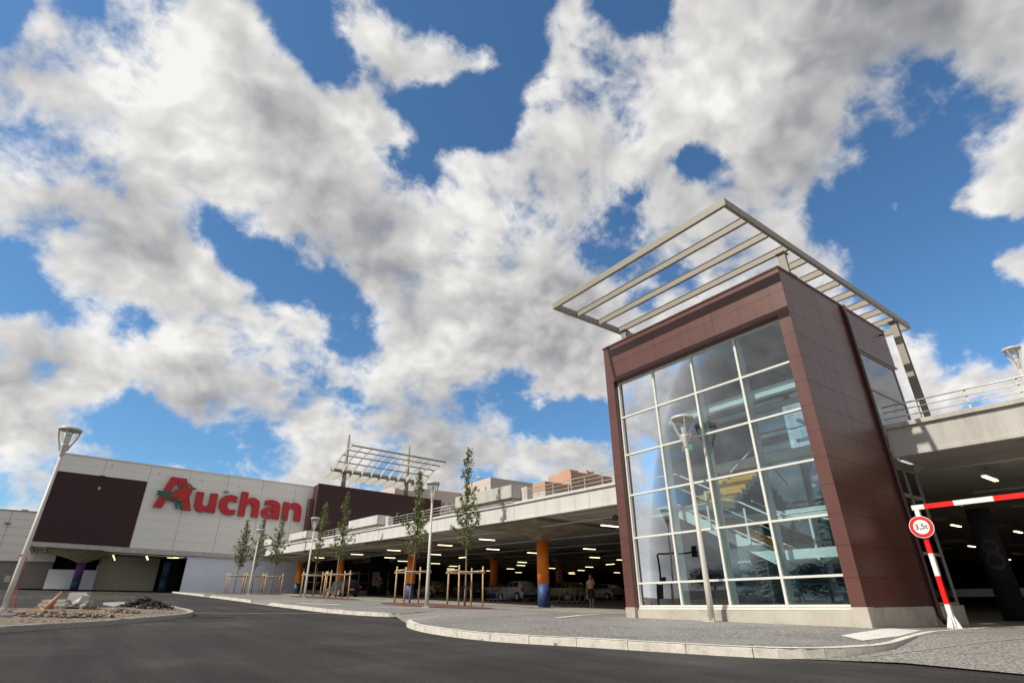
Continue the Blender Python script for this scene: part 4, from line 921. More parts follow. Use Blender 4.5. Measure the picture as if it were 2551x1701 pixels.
# ------------------------------------------------------------------ ceiling tube lights
def make_tube_light():
    t = thing('ceiling_light', 'x', 'ceiling light', (0, 0, 0), 0, 'lit fluorescent tube lights under the parking deck')
    mb = MB(); mb.box(-.66, .66, -.07, .07, .0, .05); mb.box(-.5, -.49, -.005, .005, .05, .33); mb.box(.49, .5, -.005, .005, .05, .33); mb.build('fixture_body', 'fixture', t)
    mb = MB(); mb.tube([(-.62, -.035, -.03), (.62, -.035, -.03)], .022, 6); mb.tube([(-.62, .035, -.03), (.62, .035, -.03)], .022, 6); mb.build('tube', 'tube_light', t)
    return t
LP = [(21.9, 20.7, 0), (21.8, 31.9, 0), (26.9, 38.5, 0), (31.4, 38.9, 0), (31.4, 32.0, 0), (38.6, 38.7, 0), (39.9, 51.4, 0), (44.2, 57.2, 0), (31.3, 50.2, 1), (42.5, 39.0, 0), (50.8, 52.0, 0), (51.0, 59.2, 0), (57.0, 60.0, 0), (58.2, 78.0 - 2, 0), (52.5, 76.0, 0), (64.5, 60.3, 0), (22.3, 38.3, 0), (45.4, 76.0, 0), (65.4, 71.0, 0), (22.4, 55.8, 0), (22.2, 47.0, 0), (22.0, 66.0, 0), (27, 58, 0), (31, 63, 0), (27.2, 48.5, 0), (36, 64, 0), (41, 68, 0), (47.5, 45.3, 1), (58, 50.5, 0), (70, 62, 0), (49.5, 66.5, 0), (62, 67.5, 1), (60, 44, 0),
      (22.1, 4.7, 0), (26.7, 4.4, 0), (32, 5.6, 0), (34, 9.2, 0), (39, 8.0, 0), (43, 7.4, 0), (52, 10.4, 0), (46, 12.0, 0), (60, 13.6, 0)]
LP2 = [(3.3, 81, 1), (3.5, 83.5, 1), (3.7, 86, 1), (3.9, 88.5, 1), (6.6, 81, 1), (6.9, 83.5, 1), (7.2, 86, 1), (9.4, 81.5, 0), (9.9, 80.2, 0)]
proto = make_tube_light(); cosw = Vector(_r); 
def scr(p): v = Vector(p); return v.dot(_r) / v.dot(_f)
allp = [(x, y, zceil(x, y) - .34, rz) for x, y, rz in LP] + [(x, y, 5.35, k) for x, y, k in LP2]
allp.sort(key=lambda p: scr(p[:3]))
ORD = 'first second third fourth fifth sixth seventh eighth ninth tenth eleventh twelfth thirteenth fourteenth fifteenth sixteenth seventeenth eighteenth nineteenth twentieth'.split()
def ordn(i):
    if i < 20: return ORD[i]
    t = (i + 1) // 10; u = (i + 1) % 10; tens = {2: 'twent', 3: 'thirt', 4: 'fort', 5: 'fift'}[t]
    return tens + 'ieth' if u == 0 else tens + 'y-' + ORD[u - 1]
nl = len(allp)
for i, (x, y, z, rz) in enumerate(allp):
    o = proto if i == 0 else dup(proto)
    o.location = (x, y, z); o.rotation_euler.z = R(90) if rz else 0
    if i < nl / 2: o['label'] = 'lit ceiling tube light, %s from the left of all the tube lights' % ordn(i)
    else: o['label'] = 'lit ceiling tube light, %s from the right of all the tube lights' % ordn(nl - 1 - i)

# ------------------------------------------------------------------ street lamps
def make_lamp(name, H, label, loc, heads=1, group='slim street lamps with open bowl heads'):
    t = thing(name, label, 'street lamp', (0, 0, 0), 0, group)
    mb = MB(); mb.tube([(0, 0, 0.0), (0, 0, .9), (0, 0, H - .95)], [.085, .08, .048], 14); mb.build('pole', 'lamp_metal', t)
    mb = MB(); mb.box(-.17, .17, -.17, .17, -.03, .015)
    for sx in (-1, 1):
        for sy in (-1, 1): mb.tube([(sx * .13, sy * .13, .01), (sx * .13, sy * .13, .07)], .016, 6)
    mb.build('base_plate', 'lamp_metal', t)
    zh = H - .95
    mb = MB(); mb.lathe((0, 0, zh), [(.052, -.02), (.06, .02), (.115, .34), (.12, .40)], 18); col = mb.build('head_collar', 'lamp_metal', t)
    for k in range(4):
        a = R(45 + 90 * k); c, s = math.cos(a), math.sin(a)
        P = [(.10, .18), (.155, .36), (.235, .55), (.295, .75), (.318, .93)]
        mb = MB(); pts = [Vector((r * c, r * s, zh + z)) for r, z in P]
        for p, q in zip(pts, pts[1:]): mb.beam(p, q, .022, .05, up=Vector((c, s, 0)))
        mb.build('head_arm', 'lamp_metal', t)
    mb = MB(); mb.lathe((0, 0, zh), [(.335, .87), (.345, .90), (.335, .955), (.25, .985), (.02, 1.0)], 28)
    mb.lathe((0, 0, zh), [(.02, .905), (.22, .885), (.334, .872)], 28, False); mb.build('head_canopy', 'lamp_metal', t)
    mb = MB(); mb.lathe((0, 0, zh), [(.05, .40), (.075, .46), (.085, .60), (.08, .72), (.05, .78)], 16); mb.build('lamp_globe', 'bulb', t)
    mb = MB(); mb.lathe((0, 0, zh), [(.128, .41), (.20, .58), (.26, .74), (.285, .868)], 20, False); mb.build('glass_bowl', 'lampglass', t)
    t.location = loc
    return t
L1 = make_lamp('street_lamp', 5.65, 'tallest-looking cream street lamp standing right before the glazed tower front', (14.02, 9.82, -.46))
def place_lamp(loc, label, tilt=0):
    o = dup(L1); o.location = loc; o['label'] = label; o.rotation_euler = (R(tilt), 0, R(random.uniform(0, 90))); return o
place_lamp((13.45, 24.56, zp(13.45, 24.56) + .01), 'street lamp on the pavement between the two nearest staked trees')
place_lamp((-1.38, 23.95, -.06), 'street lamp on the soil island at the left edge, tape round its pole', 1.6)
place_lamp((14.2, 44.6, zp(14.2, 44.6)), 'street lamp at the left of the middle pair of staked trees')
place_lamp((13.5, 58.6, zp(13.5, 58.6)), 'farthest street lamp, between the three distant staked trees')
place_lamp((31.1, 4.16, 4.45), 'street lamp rising behind the railing at the far right')
t = thing('deck_lamp', 'small twin-headed lamp on the roof deck left of the apartment blocks', 'roof lamp', (28.9, 45, 5.2))
mb = MB(); mb.tube([(28.9, 45, 5.2), (28.9, 45, 10.7)], .05, 8)
mb.tube([(28.9, 45, 10.7), (28.6, 45, 11.0), (28.3, 45, 11.1)], .03, 6); mb.tube([(28.9, 45, 10.7), (29.3, 45, 11.05), (29.6, 45, 11.1)], .03, 6); mb.build('pole', 'lamp_metal', t)
for x in (28.15, 29.75):
    mb = MB(); mb.lathe((x, 45, 11.1), [(.05, -.06), (.3, -.02), (.33, .04), (.22, .13), (.05, .17)], 16); mb.build('lamp_head', 'lamp_metal', t)
# tape on the left lamp
mb = MB(); mb.tube([(-1.38 + .10 * math.cos(a / 3), 23.95 + .10 * math.sin(a / 3), 1.45 + a * .004) for a in range(20)], .014, 5)
mb.tube([(-1.28, 23.9, 1.45), (-1.22, 23.85, 1.3), (-1.24, 23.84, 1.15), (-1.2, 23.85, 1.02)], .018, 4)
mb.tube([(-1.29, 23.92, .6), (-1.2, 23.85, .45), (-1.22, 23.8, .2), (-1.1, 23.7, .0)], .02, 4)
tag(mb.build('barrier_tape', 'tape_red'), 'torn red and white tape tied round the leftmost lamp pole', 'tape')

# ------------------------------------------------------------------ young trees and their stakes
def leafy(mb, c, r, n, s0=.05):
    for _ in range(n):
        d = Vector((random.gauss(0, 1), random.gauss(0, 1), random.gauss(0, 1))).normalized() * r * random.random() ** .5
        p = Vector(c) + d; a = Vector((random.gauss(0, 1), random.gauss(0, 1), random.gauss(0, .7))).normalized(); b = a.orthogonal().normalized()
        b = Matrix.Rotation(random.uniform(0, 6.28), 3, a) @ b; l = random.uniform(.8, 1.5) * s0
        mb.face([mb.vert(p - a * l), mb.vert(p + b * l * .38), mb.vert(p + a * l), mb.vert(p - b * l * .38)])
def young_tree(x, y, H, wid, label, dens=1.0, lean=0.0, gap=None):
    z0 = zp(x, y) + .05; t = thing('young_tree', label, 'tree', (x, y, z0), 0, 'slender young trees staked along the pavement')
    rnd = random.Random(int(x * 100 + y * 10)); 
    tp = []; ph = rnd.uniform(0, 6)
    for i in range(13):
        f = i / 12; tp.append(Vector((x + .05 * math.sin(ph + f * 7) * (1 - f * .3) + lean * f, y + .05 * math.cos(ph * 1.3 + f * 6), z0 - .05 + (H) * f)))
    rad = [.052 * (1 - i / 12) ** .8 + .006 for i in range(13)]
    mb = MB(); mb.tube(tp, rad, 8); trunk = mb.build('trunk', 'bark', t)
    br = MB(); lf = MB()
    def at(f): k = min(11, int(f * 12)); return tp[k].lerp(tp[k + 1], f * 12 - k)
    zc = .33
    nb = 38
    for i in range(nb):
        f = zc + (0.97 - zc) * (i / (nb - 1)) ** .95
        g = (f - zc) / (1 - zc)
        prof = (min(1, .55 + g / .12) * (1 - g) ** 1.35 * 1.45 + .09) * (1.25 if rnd.random() < .3 else .8)
        if gap and abs(g - gap) < .10: prof *= .45
        L_ = wid * prof * rnd.uniform(.65, 1.15)
        a = i * 2.399 + rnd.uniform(-.4, .4); up = rnd.uniform(.9, 1.5)
        p0 = at(f); d = Vector((math.cos(a), math.sin(a), up)).normalized()
        p1 = p0 + d * L_ * .6 + Vector((0, 0, .02)); p2 = p1 + Vector((math.cos(a), math.sin(a), up * .7)).normalized() * L_ * .6
        br.tube([p0, p1, p2], [.016 * (1 - g * .6), .009, .004], 5, False)
        nclus = max(2, int(3 + L_ * 6.5))
        for k in range(nclus):
            u = (k + .7) / nclus; q = p0.lerp(p1, u * 2) if u < .5 else p1.lerp(p2, u * 2 - 1)
            q = q + Vector((rnd.gauss(0, .07), rnd.gauss(0, .07), rnd.gauss(0, .07)))
            leafy(lf, q, (.11 + .07 * rnd.random()), int(15 * dens * rnd.uniform(.3, 1.7) * (1 - .4 * g)), .060)
    for k in range(6): leafy(lf, at(.94 + .01 * k), .06, int(7 * dens), .04)
    br.build('branches', 'bark', trunk)
    cr_ = lf.build('crown', 'leaf', t)
    return t
def stakes(x, y, label, w=.62, d=.52, rot=0.0):
    z0 = zp(x, y) + .02; t = thing('tree_stake_frame', label, 'tree stakes', (x, y, z0), 0, 'wooden stake frames round the young trees')
    c, s = math.cos(rot), math.sin(rot)
    P = [(x + a * c - b * s, y + a * s + b * c) for a, b in ((-w, -d), (w, -d), (w, d), (-w, d))]
    tops = []
    for px_, py_ in P:
        h = 1.86 + random.uniform(-.05, .05); mb = MB(); dx, dy = random.uniform(-.02, .02), random.uniform(-.02, .02)
        mb.tube([(px_, py_, z0 - .1), (px_ + dx, py_ + dy, z0 + h)], [.048, .042], 10); mb.build('stake', 'wood', t)
    for i in range(4):
        a, b = Vector((*P[i], z0 + 1.58)), Vector((*P[(i + 1) % 4], z0 + 1.58 + (.0)))
        dd = (b - a).normalized(); out = Vector((dd.y, -dd.x, 0)) * .06; e_ = .1 if i % 2 == 0 else .02; zz = Vector((0, 0, .085 if i % 2 else 0))
        mb = MB(); mb.tube([a + out - dd * e_ + zz, b + out + dd * e_ + zz], .042, 8); mb.build('crossbar', 'wood_grey', t)
    return t
TR = [(16.45, 26.05, 8.25, .98, 'nearest and tallest young tree, standing right of the lamp', 1.15, .0, .52),
      (15.15, 29.45, 7.3, 1.0, 'second nearest young tree, standing left of the lamp', .95, .1, .45),
      (15.75, 42.5, 7.6, .95, 'dense young tree before the farther pale parapet box, right of the middle pair', 1.1, .0, .5),
      (15.9, 48.0, 7.4, .9, 'thin young tree just right of the middle lamp', .95, .1, .4),
      (16.1, 61.2, 7.8, 1.05, 'rightmost of the three distant young trees', 1.25, .0, None),
      (14.6, 62.4, 7.3, .95, 'middle one of the three distant young trees, partly behind the far lamp', 1.1, .0, None),
      (13.3, 63.5, 6.9, 1.1, 'leftmost young tree, before the white store wall', 1.25, .0, None)]
for a in TR:
    young_tree(*a)
SL = ['wooden stake frame round the nearest tall tree', 'wooden stake frame left of the nearest full lamp pole', 'wooden stake frame round the right tree of the middle pair', 'wooden stake frame just right of the middle lamp', 'distant stake frame, rightmost of three', 'distant stake frame beside the farthest lamp', 'distant stake frame farthest left']
for a, l in zip(TR, SL): stakes(a[0] + .02, a[1] - .02, l, w=.72 if a[1] < 45 else .8, d=.55)

# ------------------------------------------------------------------ store building
YS = 78.0; A_ = 1.141
def sb(X): return -.0244 * X
S_ = thing('store_building', 'large white panelled store with a dark lath panel and big red sign', 'store', (-4.4, YS, 1.4))
XL, XR = -4.45, 26.0
mb = MB()
def fpan(mb, x0, x1, z0, z1, y0, y1): mb.hexa([(x0, y0, z0 + sb(x0)), (x1, y0, z0 + sb(x1)), (x1, y1, z0 + sb(x1)), (x0, y1, z0 + sb(x0)), (x0, y0, z1 + sb(x0)), (x1, y0, z1 + sb(x1)), (x1, y1, z1 + sb(x1)), (x0, y1, z1 + sb(x0))])
ZF0, ZF1 = 6.14, 15.40
XJ = [XL, -0.05, 4.45, 8.7, 13.05, 17.3, 21.6, XR]
nrow = 9
mb.cur = 1; fpan(mb, XL + .02, XR, ZF0 + .01, ZF1 - .02, YS + .05, YS + 34)
mb.cur = 0
for i in range(len(XJ) - 1):
    for k in range(nrow):
        z0 = ZF0 + (ZF1 - ZF0) * k / nrow; z1 = ZF0 + (ZF1 - ZF0) * (k + 1) / nrow
        if i < 2 and z0 < 13.2: continue
        g = .018
        fpan(mb, XJ[i] + g, XJ[i + 1] - g, z0 + (.006 if k else 0), z1 - .006, YS, YS + .049)
mb.build('facade_panels', ['store_wall', 'seam'], S_)
mb = MB()
zt0 = ZF0 + (ZF1 - ZF0) * 8 / 9 - .02
zt0 = 13.46
fpan(mb, XL + .0, 4.40, ZF0 + .02, zt0, YS - .06, YS + .0495)
mb.build('dark_lath_panel', 'lath', S_)
mb = MB()
n = 66
for k in range(n):
    z0 = ZF0 + .04 + (zt0 - ZF0 - .06) * k / n; fpan(mb, XL + .01, 4.39, z0, z0 + .05, YS - .085, YS - .0605)
mb.build('laths', 'lath', S_)
mb = MB(); fpan(mb, XL - .05, XR, ZF1 - .02, ZF1 + .09, YS - .09, YS + .3); mb.build('roof_trim', 'store_wall', S_)
mb = MB(); fpan(mb, XL, XR, ZF0 - .46, ZF0 + .0, YS - .03, YS + .3); fpan(mb, XL, XL + .3, ZF0 - .46, ZF0, YS + .301, YS + 30); mb.build('edge_beam', 'conc', S_)
mb = MB(); fpan(mb, XL + .3, XR, ZF0 - .2, ZF0 - .05, YS + .3, YS + 33)
for x in (-3.2, -2.0, -.8, .4): fpan(mb, x, x + .25, ZF0 - .42, ZF0 - .201, YS + .31, YS + 20)
mb.build('soffit', 'soffit', S_)
# capital of the purple column, fans over it
mb = MB(); mb.box(2.46, 9.0, YS + 12, YS + 12.3, 1.75, 5.9); mb.build('back_wall', 'store_wall', S_)
mb = MB(); mb.box(2.46, 9.0, YS + 12.31, YS + 12.5, 1.2, 1.749); mb.build('wall_base', 'black', S_)
mb = MB(); mb.box(2.39, 2.455, YS + 8, YS + 12, 1.2, 5.9); mb.build('inner_wall', 'grey_wall', S_)
mb = MB(); mb.box(-2.2, 2.38, YS + 7.7, YS + 7.99, 1.2, 3.95); mb.build('white_screen_wall', 'store_render', S_)
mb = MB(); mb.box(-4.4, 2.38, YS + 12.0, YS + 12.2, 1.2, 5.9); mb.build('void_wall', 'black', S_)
mb = MB(); mb.box(10.55, 25.9, YS + .31, YS + .6, 1.2, 5.37); mb.build('rendered_wall', 'store_render', S_)
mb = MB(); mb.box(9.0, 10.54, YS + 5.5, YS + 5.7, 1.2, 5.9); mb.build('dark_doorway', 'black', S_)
mb = MB(); mb.box(9.01, 26, YS + 12.6, YS + 12.9, 1.2, 5.9); mb.build('void_wall', 'black', S_)  # added black wall, keeps bright sky out of the dark opening
mb = MB(); mb.tube([(2.3, YS - .25, 5.55), (10.5, YS - .25, 5.35)], .045, 8); mb.tube([(3.0, YS - .3, 5.35), (10.5, YS - .3, 5.15)], .03, 6); mb.build('gutter_pipe', 'pipe', S_)
for x in (-.02, 13.05):
    mb = MB(); mb.box(x - .28, x + .28, YS - .35, YS - .09, 13.42 if x < 1 else 13.0, 13.5 if x < 1 else 13.12); mb.build('flood_light', 'grey_metal', S_)
mb = MB()
for x, z in ((.6, 14.6), (5.4, 14.3), (10.1, 13.95), (14.4, 13.7)): mb.box(x - .06, x + .06, YS - .05, YS - .001, z, z + .3)
mb.box(-.05, .12, YS - .16, YS - .087, 11.95, 12.25)
mb.build('facade_vent', 'pipe', S_)
t = column_at(.63, 83.5, 'purple', 'navy', False, 'leaning-looking purple column with navy foot under the store overhang', rad=.42, basefrac=1.25)
mb = MB(); r0 = []
for (w, z) in ((.4, 4.6), (1.2, 5.0), (3.4, 5.75), (3.4, 5.9)):
    r0.append([mb.vert((.63 + sx * w, 83.5 + sy * w, z)) for sx, sy in ((-1, -1), (1, -1), (1, 1), (-1, 1))])
for a, b in zip(r0, r0[1:]):
    for k in range(4): mb.face((a[k], a[(k + 1) % 4], b[(k + 1) % 4], b[k]))
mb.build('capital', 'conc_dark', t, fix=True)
column_at(9.2, 83.0, 'navy', 'navy', False, 'column coloured dark navy for the shade beside the rendered store wall', rad=.42, basefrac=1.4)  # navy shaft lowers its brightness, shade put into the colour

# sign: letters stand off the facade. Outlines are in sign units, mapped to the wall plane
def catmull(P, sharp=50):
    out = []; n = len(P); V_ = [Vector(p) for p in P]
    def corner(i):
        a = (V_[i] - V_[i - 1]); b = (V_[(i + 1) % n] - V_[i]); return math.degrees(a.angle(b)) > sharp
    for i in range(n):
        b, c = V_[i], V_[(i + 1) % n]
        a = V_[i - 1] if not corner(i) else b - (c - b); d = V_[(i + 2) % n] if not corner((i + 1) % n) else c + (c - b)
        if corner(i) and corner((i + 1) % n): out.append(tuple(b)); continue
        for t_ in range(4):
            t_ /= 4; out.append(tuple(.5 * ((2 * b) + (c - a) * t_ + (2 * a - 5 * b + 4 * c - d) * t_ * t_ + (3 * b - a - 3 * c + d) * t_ ** 3)))
    return out
def px2wall(p, Y=YS - .12):
    X, Yp = 350 + p[0] / 5.2267, 1150 + p[1] / 5.2267
    d = _r * (X - 1275.5) - _u * (Yp - 850.5) + _f * 1349.09
    d = d * (YS / d.y); return (d.x, d.z)
SG = thing('store_sign', 'large red letters reading Auchan with a green and red bird on the white facade', 'shop sign', (12.0, YS - .05, 11.0))
def shape(name, outline, hole, y_front, depth, m, parent, sharp=50):
    bm = bmesh.new()
    loops = [catmull(outline, sharp)] + ([catmull(hole, sharp)] if hole else [])
    es = []
    for L_ in loops:
        vs = [bm.verts.new((*(lambda q: (q[0], y_front, q[1]))(px2wall(p)),)) for p in L_]
        es += [bm.edges.new((vs[i], vs[(i + 1) % len(vs)])) for i in range(len(vs))]
    bmesh.ops.triangle_fill(bm, use_beauty=True, use_dissolve=False, edges=es)
    ret = bmesh.ops.extrude_face_region(bm, geom=bm.faces[:]); 
    for v in [g for g in ret['geom'] if isinstance(g, bmesh.types.BMVert)]: v.co.y += depth
    bmesh.ops.recalc_face_normals(bm, faces=bm.faces)
    off = Vector((0, 0, 0)); p = parent
    while p is not None: off += p.location; p = p.parent
    for v in bm.verts: v.co -= off
    for f in bm.faces: f.material_index = 0 if abs(f.normal.y) > .7 else 1
    me = bpy.data.meshes.new(name); bm.to_mesh(me); bm.free()
    for q in m: me.materials.append(M[q])
    o = bpy.data.objects.new(name, me); COL.objects.link(o); o.parent = parent; return o
LR = ['letter_red', 'letter_side']; yf = YS - .38; dp = .34
shape('letter', [(155, 585), (400, 200), (600, 225), (652, 635), (540, 627), (527, 528), (330, 500), (278, 597)], [(487, 258), (505, 400), (388, 388)], yf, dp, LR, SG, 20)
shape('letter', [(732, 390), (828, 402), (802, 535), (805, 565), (830, 582), (862, 572), (888, 525), (912, 410), (1007, 420), (960, 668), (870, 658), (868, 632), (830, 652), (780, 658), (730, 640), (700, 600), (697, 550)], None, yf, dp, LR, SG)
shape('letter', [(1262, 462), (1240, 535), (1200, 515), (1155, 520), (1125, 555), (1125, 600), (1165, 628), (1230, 622), (1215, 690), (1150, 697), (1080, 680), (1035, 635), (1020, 570), (1035, 500), (1080, 455), (1150, 435), (1210, 440)], None, yf, dp, LR, SG)
shape('letter', [(1317, 390), (1404, 403), (1390, 490), (1440, 470), (1500, 480), (1540, 520), (1545, 570), (1518, 728), (1430, 720), (1450, 590), (1440, 555), (1410, 548), (1378, 570), (1362, 610), (1345, 712), (1260, 705)], None, yf, dp, LR, SG)
shape('letter', [(1622, 505), (1690, 498), (1760, 512), (1800, 545), (1812, 600), (1787, 757), (1715, 745), (1712, 725), (1670, 745), (1610, 735), (1572, 700), (1565, 650), (1590, 612), (1650, 592), (1726, 594), (1720, 570), (1690, 558), (1650, 558), (1610, 570)], [(1645, 665), (1668, 643), (1712, 643), (1700, 676), (1675, 690), (1650, 686)], yf, dp, LR, SG)
shape('letter', [(1860, 523), (1935, 533), (1930, 560), (1980, 535), (2040, 545), (2080, 585), (2087, 640), (2068, 780), (1980, 770), (2002, 640), (1990, 612), (1955, 605), (1925, 630), (1915, 680), (1903, 768), (1825, 755)], None, yf, dp, LR, SG)
bird = shape('bird_outline', [(208, 373), (380, 395), (450, 372), (530, 342), (540, 310), (565, 290), (610, 286), (650, 303), (675, 338), (733, 356), (680, 370), (662, 395), (640, 445), (600, 492), (540, 518), (535, 626), (505, 626), (496, 522), (470, 520), (478, 618), (448, 616), (436, 493), (275, 480), (290, 449), (245, 440), (195, 437), (225, 405)], None, yf - .10, .099, ['bird_green', 'bird_green'], SG, 35)
shape('bird_body', [(364, 458), (430, 402), (538, 356), (556, 318), (598, 298), (643, 309), (666, 345), (655, 400), (622, 452), (572, 503), (492, 520), (478, 490), (486, 471)], None, yf - .16, .059, ['letter_red', 'letter_side'], bird, 60)
shape('bird_eye', [(600, 342), (612, 324), (632, 322), (645, 338), (638, 358), (612, 362)], None, yf - .19, .029, ['bird_green', 'bird_green'], bird, 80)
shape('eye_glint', [(618, 336), (632, 328), (634, 344)], None, yf - .205, .014, ['sign_white', 'sign_white'], bird, 20)

# brown block beside the store, sloping roofline
YB = 76.1
B_ = thing('brown_block', 'dark brown lath clad block right of the store sign, carrying the wave canopy', 'building', (24.0, YB, 5.5))
mb = MB(); fpan(mb, 24.03, 43.3, 5.0, 15.55, YB, YB + 14); mb.build('lath_walls', 'lath', B_)
mb = MB()
for k in range(70): fpan(mb, 24.05, 43.28, 8.0 + k * .106, 8.055 + k * .106, YB - .025, YB - .0005)
mb.build('laths', 'lath', B_)
mb = MB(); fpan(mb, 23.98, 43.35, 15.551, 15.63, YB - .06, YB + .25); mb.build('coping', 'clad_dark', B_)
mb = MB(); mb.box(23.4, 24.02, YB + 1.0, YB + 3, 5.2, 13.1); mb.build('side_pilaster', 'clad', B_)
mb = MB(); mb.box(27.2, 34.0, YB - .06, YB - .026, 7.2, 9.4); mb.build('ribbon_window', 'glass_back', B_)
mb = MB()
for x in (27.1, 28.9, 30.6, 32.3, 34.0): mb.box(x, x + .07, YB - .10, YB - .061, 7.2, 9.4)
mb.box(27.1, 34.0, YB - .10, YB - .061, 9.38, 9.46); mb.build('window_frame', 'grey_metal', B_)
mb = MB(); mb.box(29.3, 29.34, YB + .1, YB + .14, 15.0, 16.2); mb.box(30.0, 30.04, YB + .1, YB + .14, 15.0, 16.2); mb.box(29.3, 30.04, YB + .1, YB + .14, 16.16, 16.2); mb.build('roof_ladder', 'galv', B_)
mb = MB(); fpan(mb, 43.4, 62, 5.4, 11.6, YB + 6, YB + 8); mb.build('grey_annex', 'grey_wall', B_)
# glazed lobby below the deck at the far end
mb = MB(); mb.box(24.2, 36, 77.2, 77.3, 1.2, 5.4)
lob = mb.build('lobby_glass', 'car_glass', B_)
mb = MB()
for k in range(9): mb.box(24.3 + k * 1.45, 24.38 + k * 1.45, 77.1, 77.19, 1.2, 5.3)
for z in (1.6, 2.7, 3.8): mb.box(24.2, 36, 77.12, 77.18, z, z + .06)
mb.build('lobby_frame', 'white_metal', B_)
mb = MB(); mb.box(20, 36, 76.4, 76.9, 1.2, 1.75); mb.build('white_kerb_wall', 'conc_white', B_)

# wave canopy
C_ = thing('wave_canopy', 'white ribbed wave-shaped steel canopy on two posts above the brown block', 'canopy', (28.1, 78, 13.5))
prof_c = [(84.5, 18.72), (83.4, 17.95), (82.1, 17.45), (80.5, 17.22), (78.8, 17.25), (76.9, 17.62), (75.36, 18.25), (73.79, 18.85), (72.2, 19.22), (70.63, 19.47)]
wid_c = [.06, .45, .85, 1.0, 1.0, .85, .6, .45, .32, .2]
prof_s = smooth_line(prof_c, 3); ws = smooth_line([(w, 0) for w in wid_c], 3)
for i in range(11):
    x = 26.0 + i * 1.445; drop = -.0244 * (x - 26); mb = MB(); t_ = .07
    lo = []; hi = []
    for (y, z), (w, _) in zip(prof_s, ws):
        lo.append((y, z - w * .45 + drop)); hi.append((y, z + w * .45 + drop))
    for k in range(len(lo) - 1):
        a, b = lo[k], lo[k + 1]; c, d = hi[k + 1], hi[k]
        mb.hexa([(x, a[0], a[1]), (x + t_, a[0], a[1]), (x + t_, b[0], b[1]), (x, b[0], b[1]), (x, d[0], d[1]), (x + t_, d[0], d[1]), (x + t_, c[0], c[1]), (x, c[0], c[1])])
    mb.build('rib', 'canopy_white', C_, fix=True)
for (y, z, r) in ((70.63, 19.47, .13), (72.2, 19.18, .09), (73.79, 18.8, .09), (75.36, 18.2, .09), (77.6, 17.55, .30)):
    mb = MB(); mb.tube([(25.9, y, z), (40.6, y, z - .0244 * 14.7)], r, 10); mb.build('purlin', 'grey_metal', C_)
for x, zt in ((28.1, 23.0), (38.1, 22.8)):
    mb = MB(); mb.tube([(x, 78.05, 13.0), (x, 78.05, 17.6), (x, 78.05, zt)], [.36, .30, .15], 12); mb.build('mast', 'grey_metal', C_)
mb = MB()
for x in (28.1, 38.1):
    for dx in (-1.8, 2.0): mb.tube([(x, 78.05, 22.2), (x + dx, 73.8, 18.85 - .0244 * (x + dx - 26))], .02, 5)
mb.build('stay_cable', 'grey_metal', C_)

# building at the far left
F_ = thing('warehouse', 'low grey panelled warehouse with a mauve base at the left edge', 'building', (-10, 88, 1.5))
mb = MB(); mb.box(-60, -2.0, 88, 110, 4.85, 10.28)
F1 = mb.build('upper_panels', 'store_wall', F_)
mb = MB(); mb.box(-60, -2.05, 88.1, 109, 1.2, 4.8); mb.build('base_wall', 'mauve_wall', F_)
mb = MB()
for k in range(1, 6): mb.box(-60, -2.0, 87.985, 87.999, 4.85 + k * .9, 4.865 + k * .9)
for x in (-3.9, -7.4, -11): mb.box(x, x + .03, 87.98, 87.999, 4.85, 10.28)
mb.box(-60, -2.0, 87.93, 88.09, 4.79, 4.849); mb.box(-60, -2, 87.9, 88.3, 10.281, 10.36)
mb.build('panel_joints', 'seam', F_)
mb = MB(); mb.box(-6.7, -6.1, 88.5, 89, 10.2, 10.55); mb.build('roof_vent', 'grey_metal', F_)
mb = MB(); mb.box(-7.7, -7.2, 87.7, 87.98, 8.8, 8.95); mb.build('flood_light', 'grey_metal', F_)
mb = MB(); mb.box(-5.95, -5.45, 88.02, 88.099, 2.6, 3.3); mb.build('wall_panel', 'pipe', F_)

# ------------------------------------------------------------------ apartment blocks
def apt(x0, x1, y0, y1, z0, z1, body, band, label, bh=1.6, wins=(), name='apartment_block'):
    t = thing(name, label, 'apartment block', ((x0 + x1) / 2, y0, z0)); mb = MB(); mb.box(x0, x1, y0, y1, z0, z1 - bh); mb.build('walls', body, t)
    mb = MB(); mb.box(x0 - .06, x1 + .06, y0 - .06, y1 + .06, z1 - bh + .001, z1); mb.build('roof_band', band, t)
    return t
def facade_windows(t, face, c, a0, a1, z0, z1, na, nz, w=1.1, h=1.3, m='apt_win'):
    for i in range(na):
        for k in range(nz):
            a = a0 + (a1 - a0) * (i + .5) / na; z = z0 + (z1 - z0) * (k + .5) / nz; mb = MB()
            if face == 'x': mb.box(c - .08, c - .01, a - w / 2, a + w / 2, z - h / 2, z + h / 2)
            else: mb.box(a - w / 2, a + w / 2, c - .08, c - .01, z - h / 2, z + h / 2)
            mb.build('window', m, t)
t = apt(138.2, 162, 200, 222, 5, 50.6, 'apt_cream', 'apt_pink', 'cream apartment block with a pale pink roof band, left of the nearest parapet box', 2.4)
facade_windows(t, 'x', 138.2, 201, 212, 38, 48, 2, 3); facade_windows(t, 'y', 200, 146, 158, 44, 47.5, 2, 1, 1.6, 1.5)
mb = MB(); mb.box(137.9, 138.19, 213, 221, 30, 47.8); mb.build('loggia', 'apt_pink', t)
mb = MB()
for z in (33, 36.2, 39.4, 42.6, 45.8): mb.box(137.75, 137.89, 214, 220, z - 1.3, z + .9)
mb.build('loggia_opening', 'apt_dark', t)
t = apt(104, 138.0, 224, 240, 5, 47.2, 'apt_cream', 'apt_pink', 'pale pink topped apartment wing seen just above the brown block roof', 3.0)
facade_windows(t, 'y', 224, 106, 137, 33, 43, 9, 3)
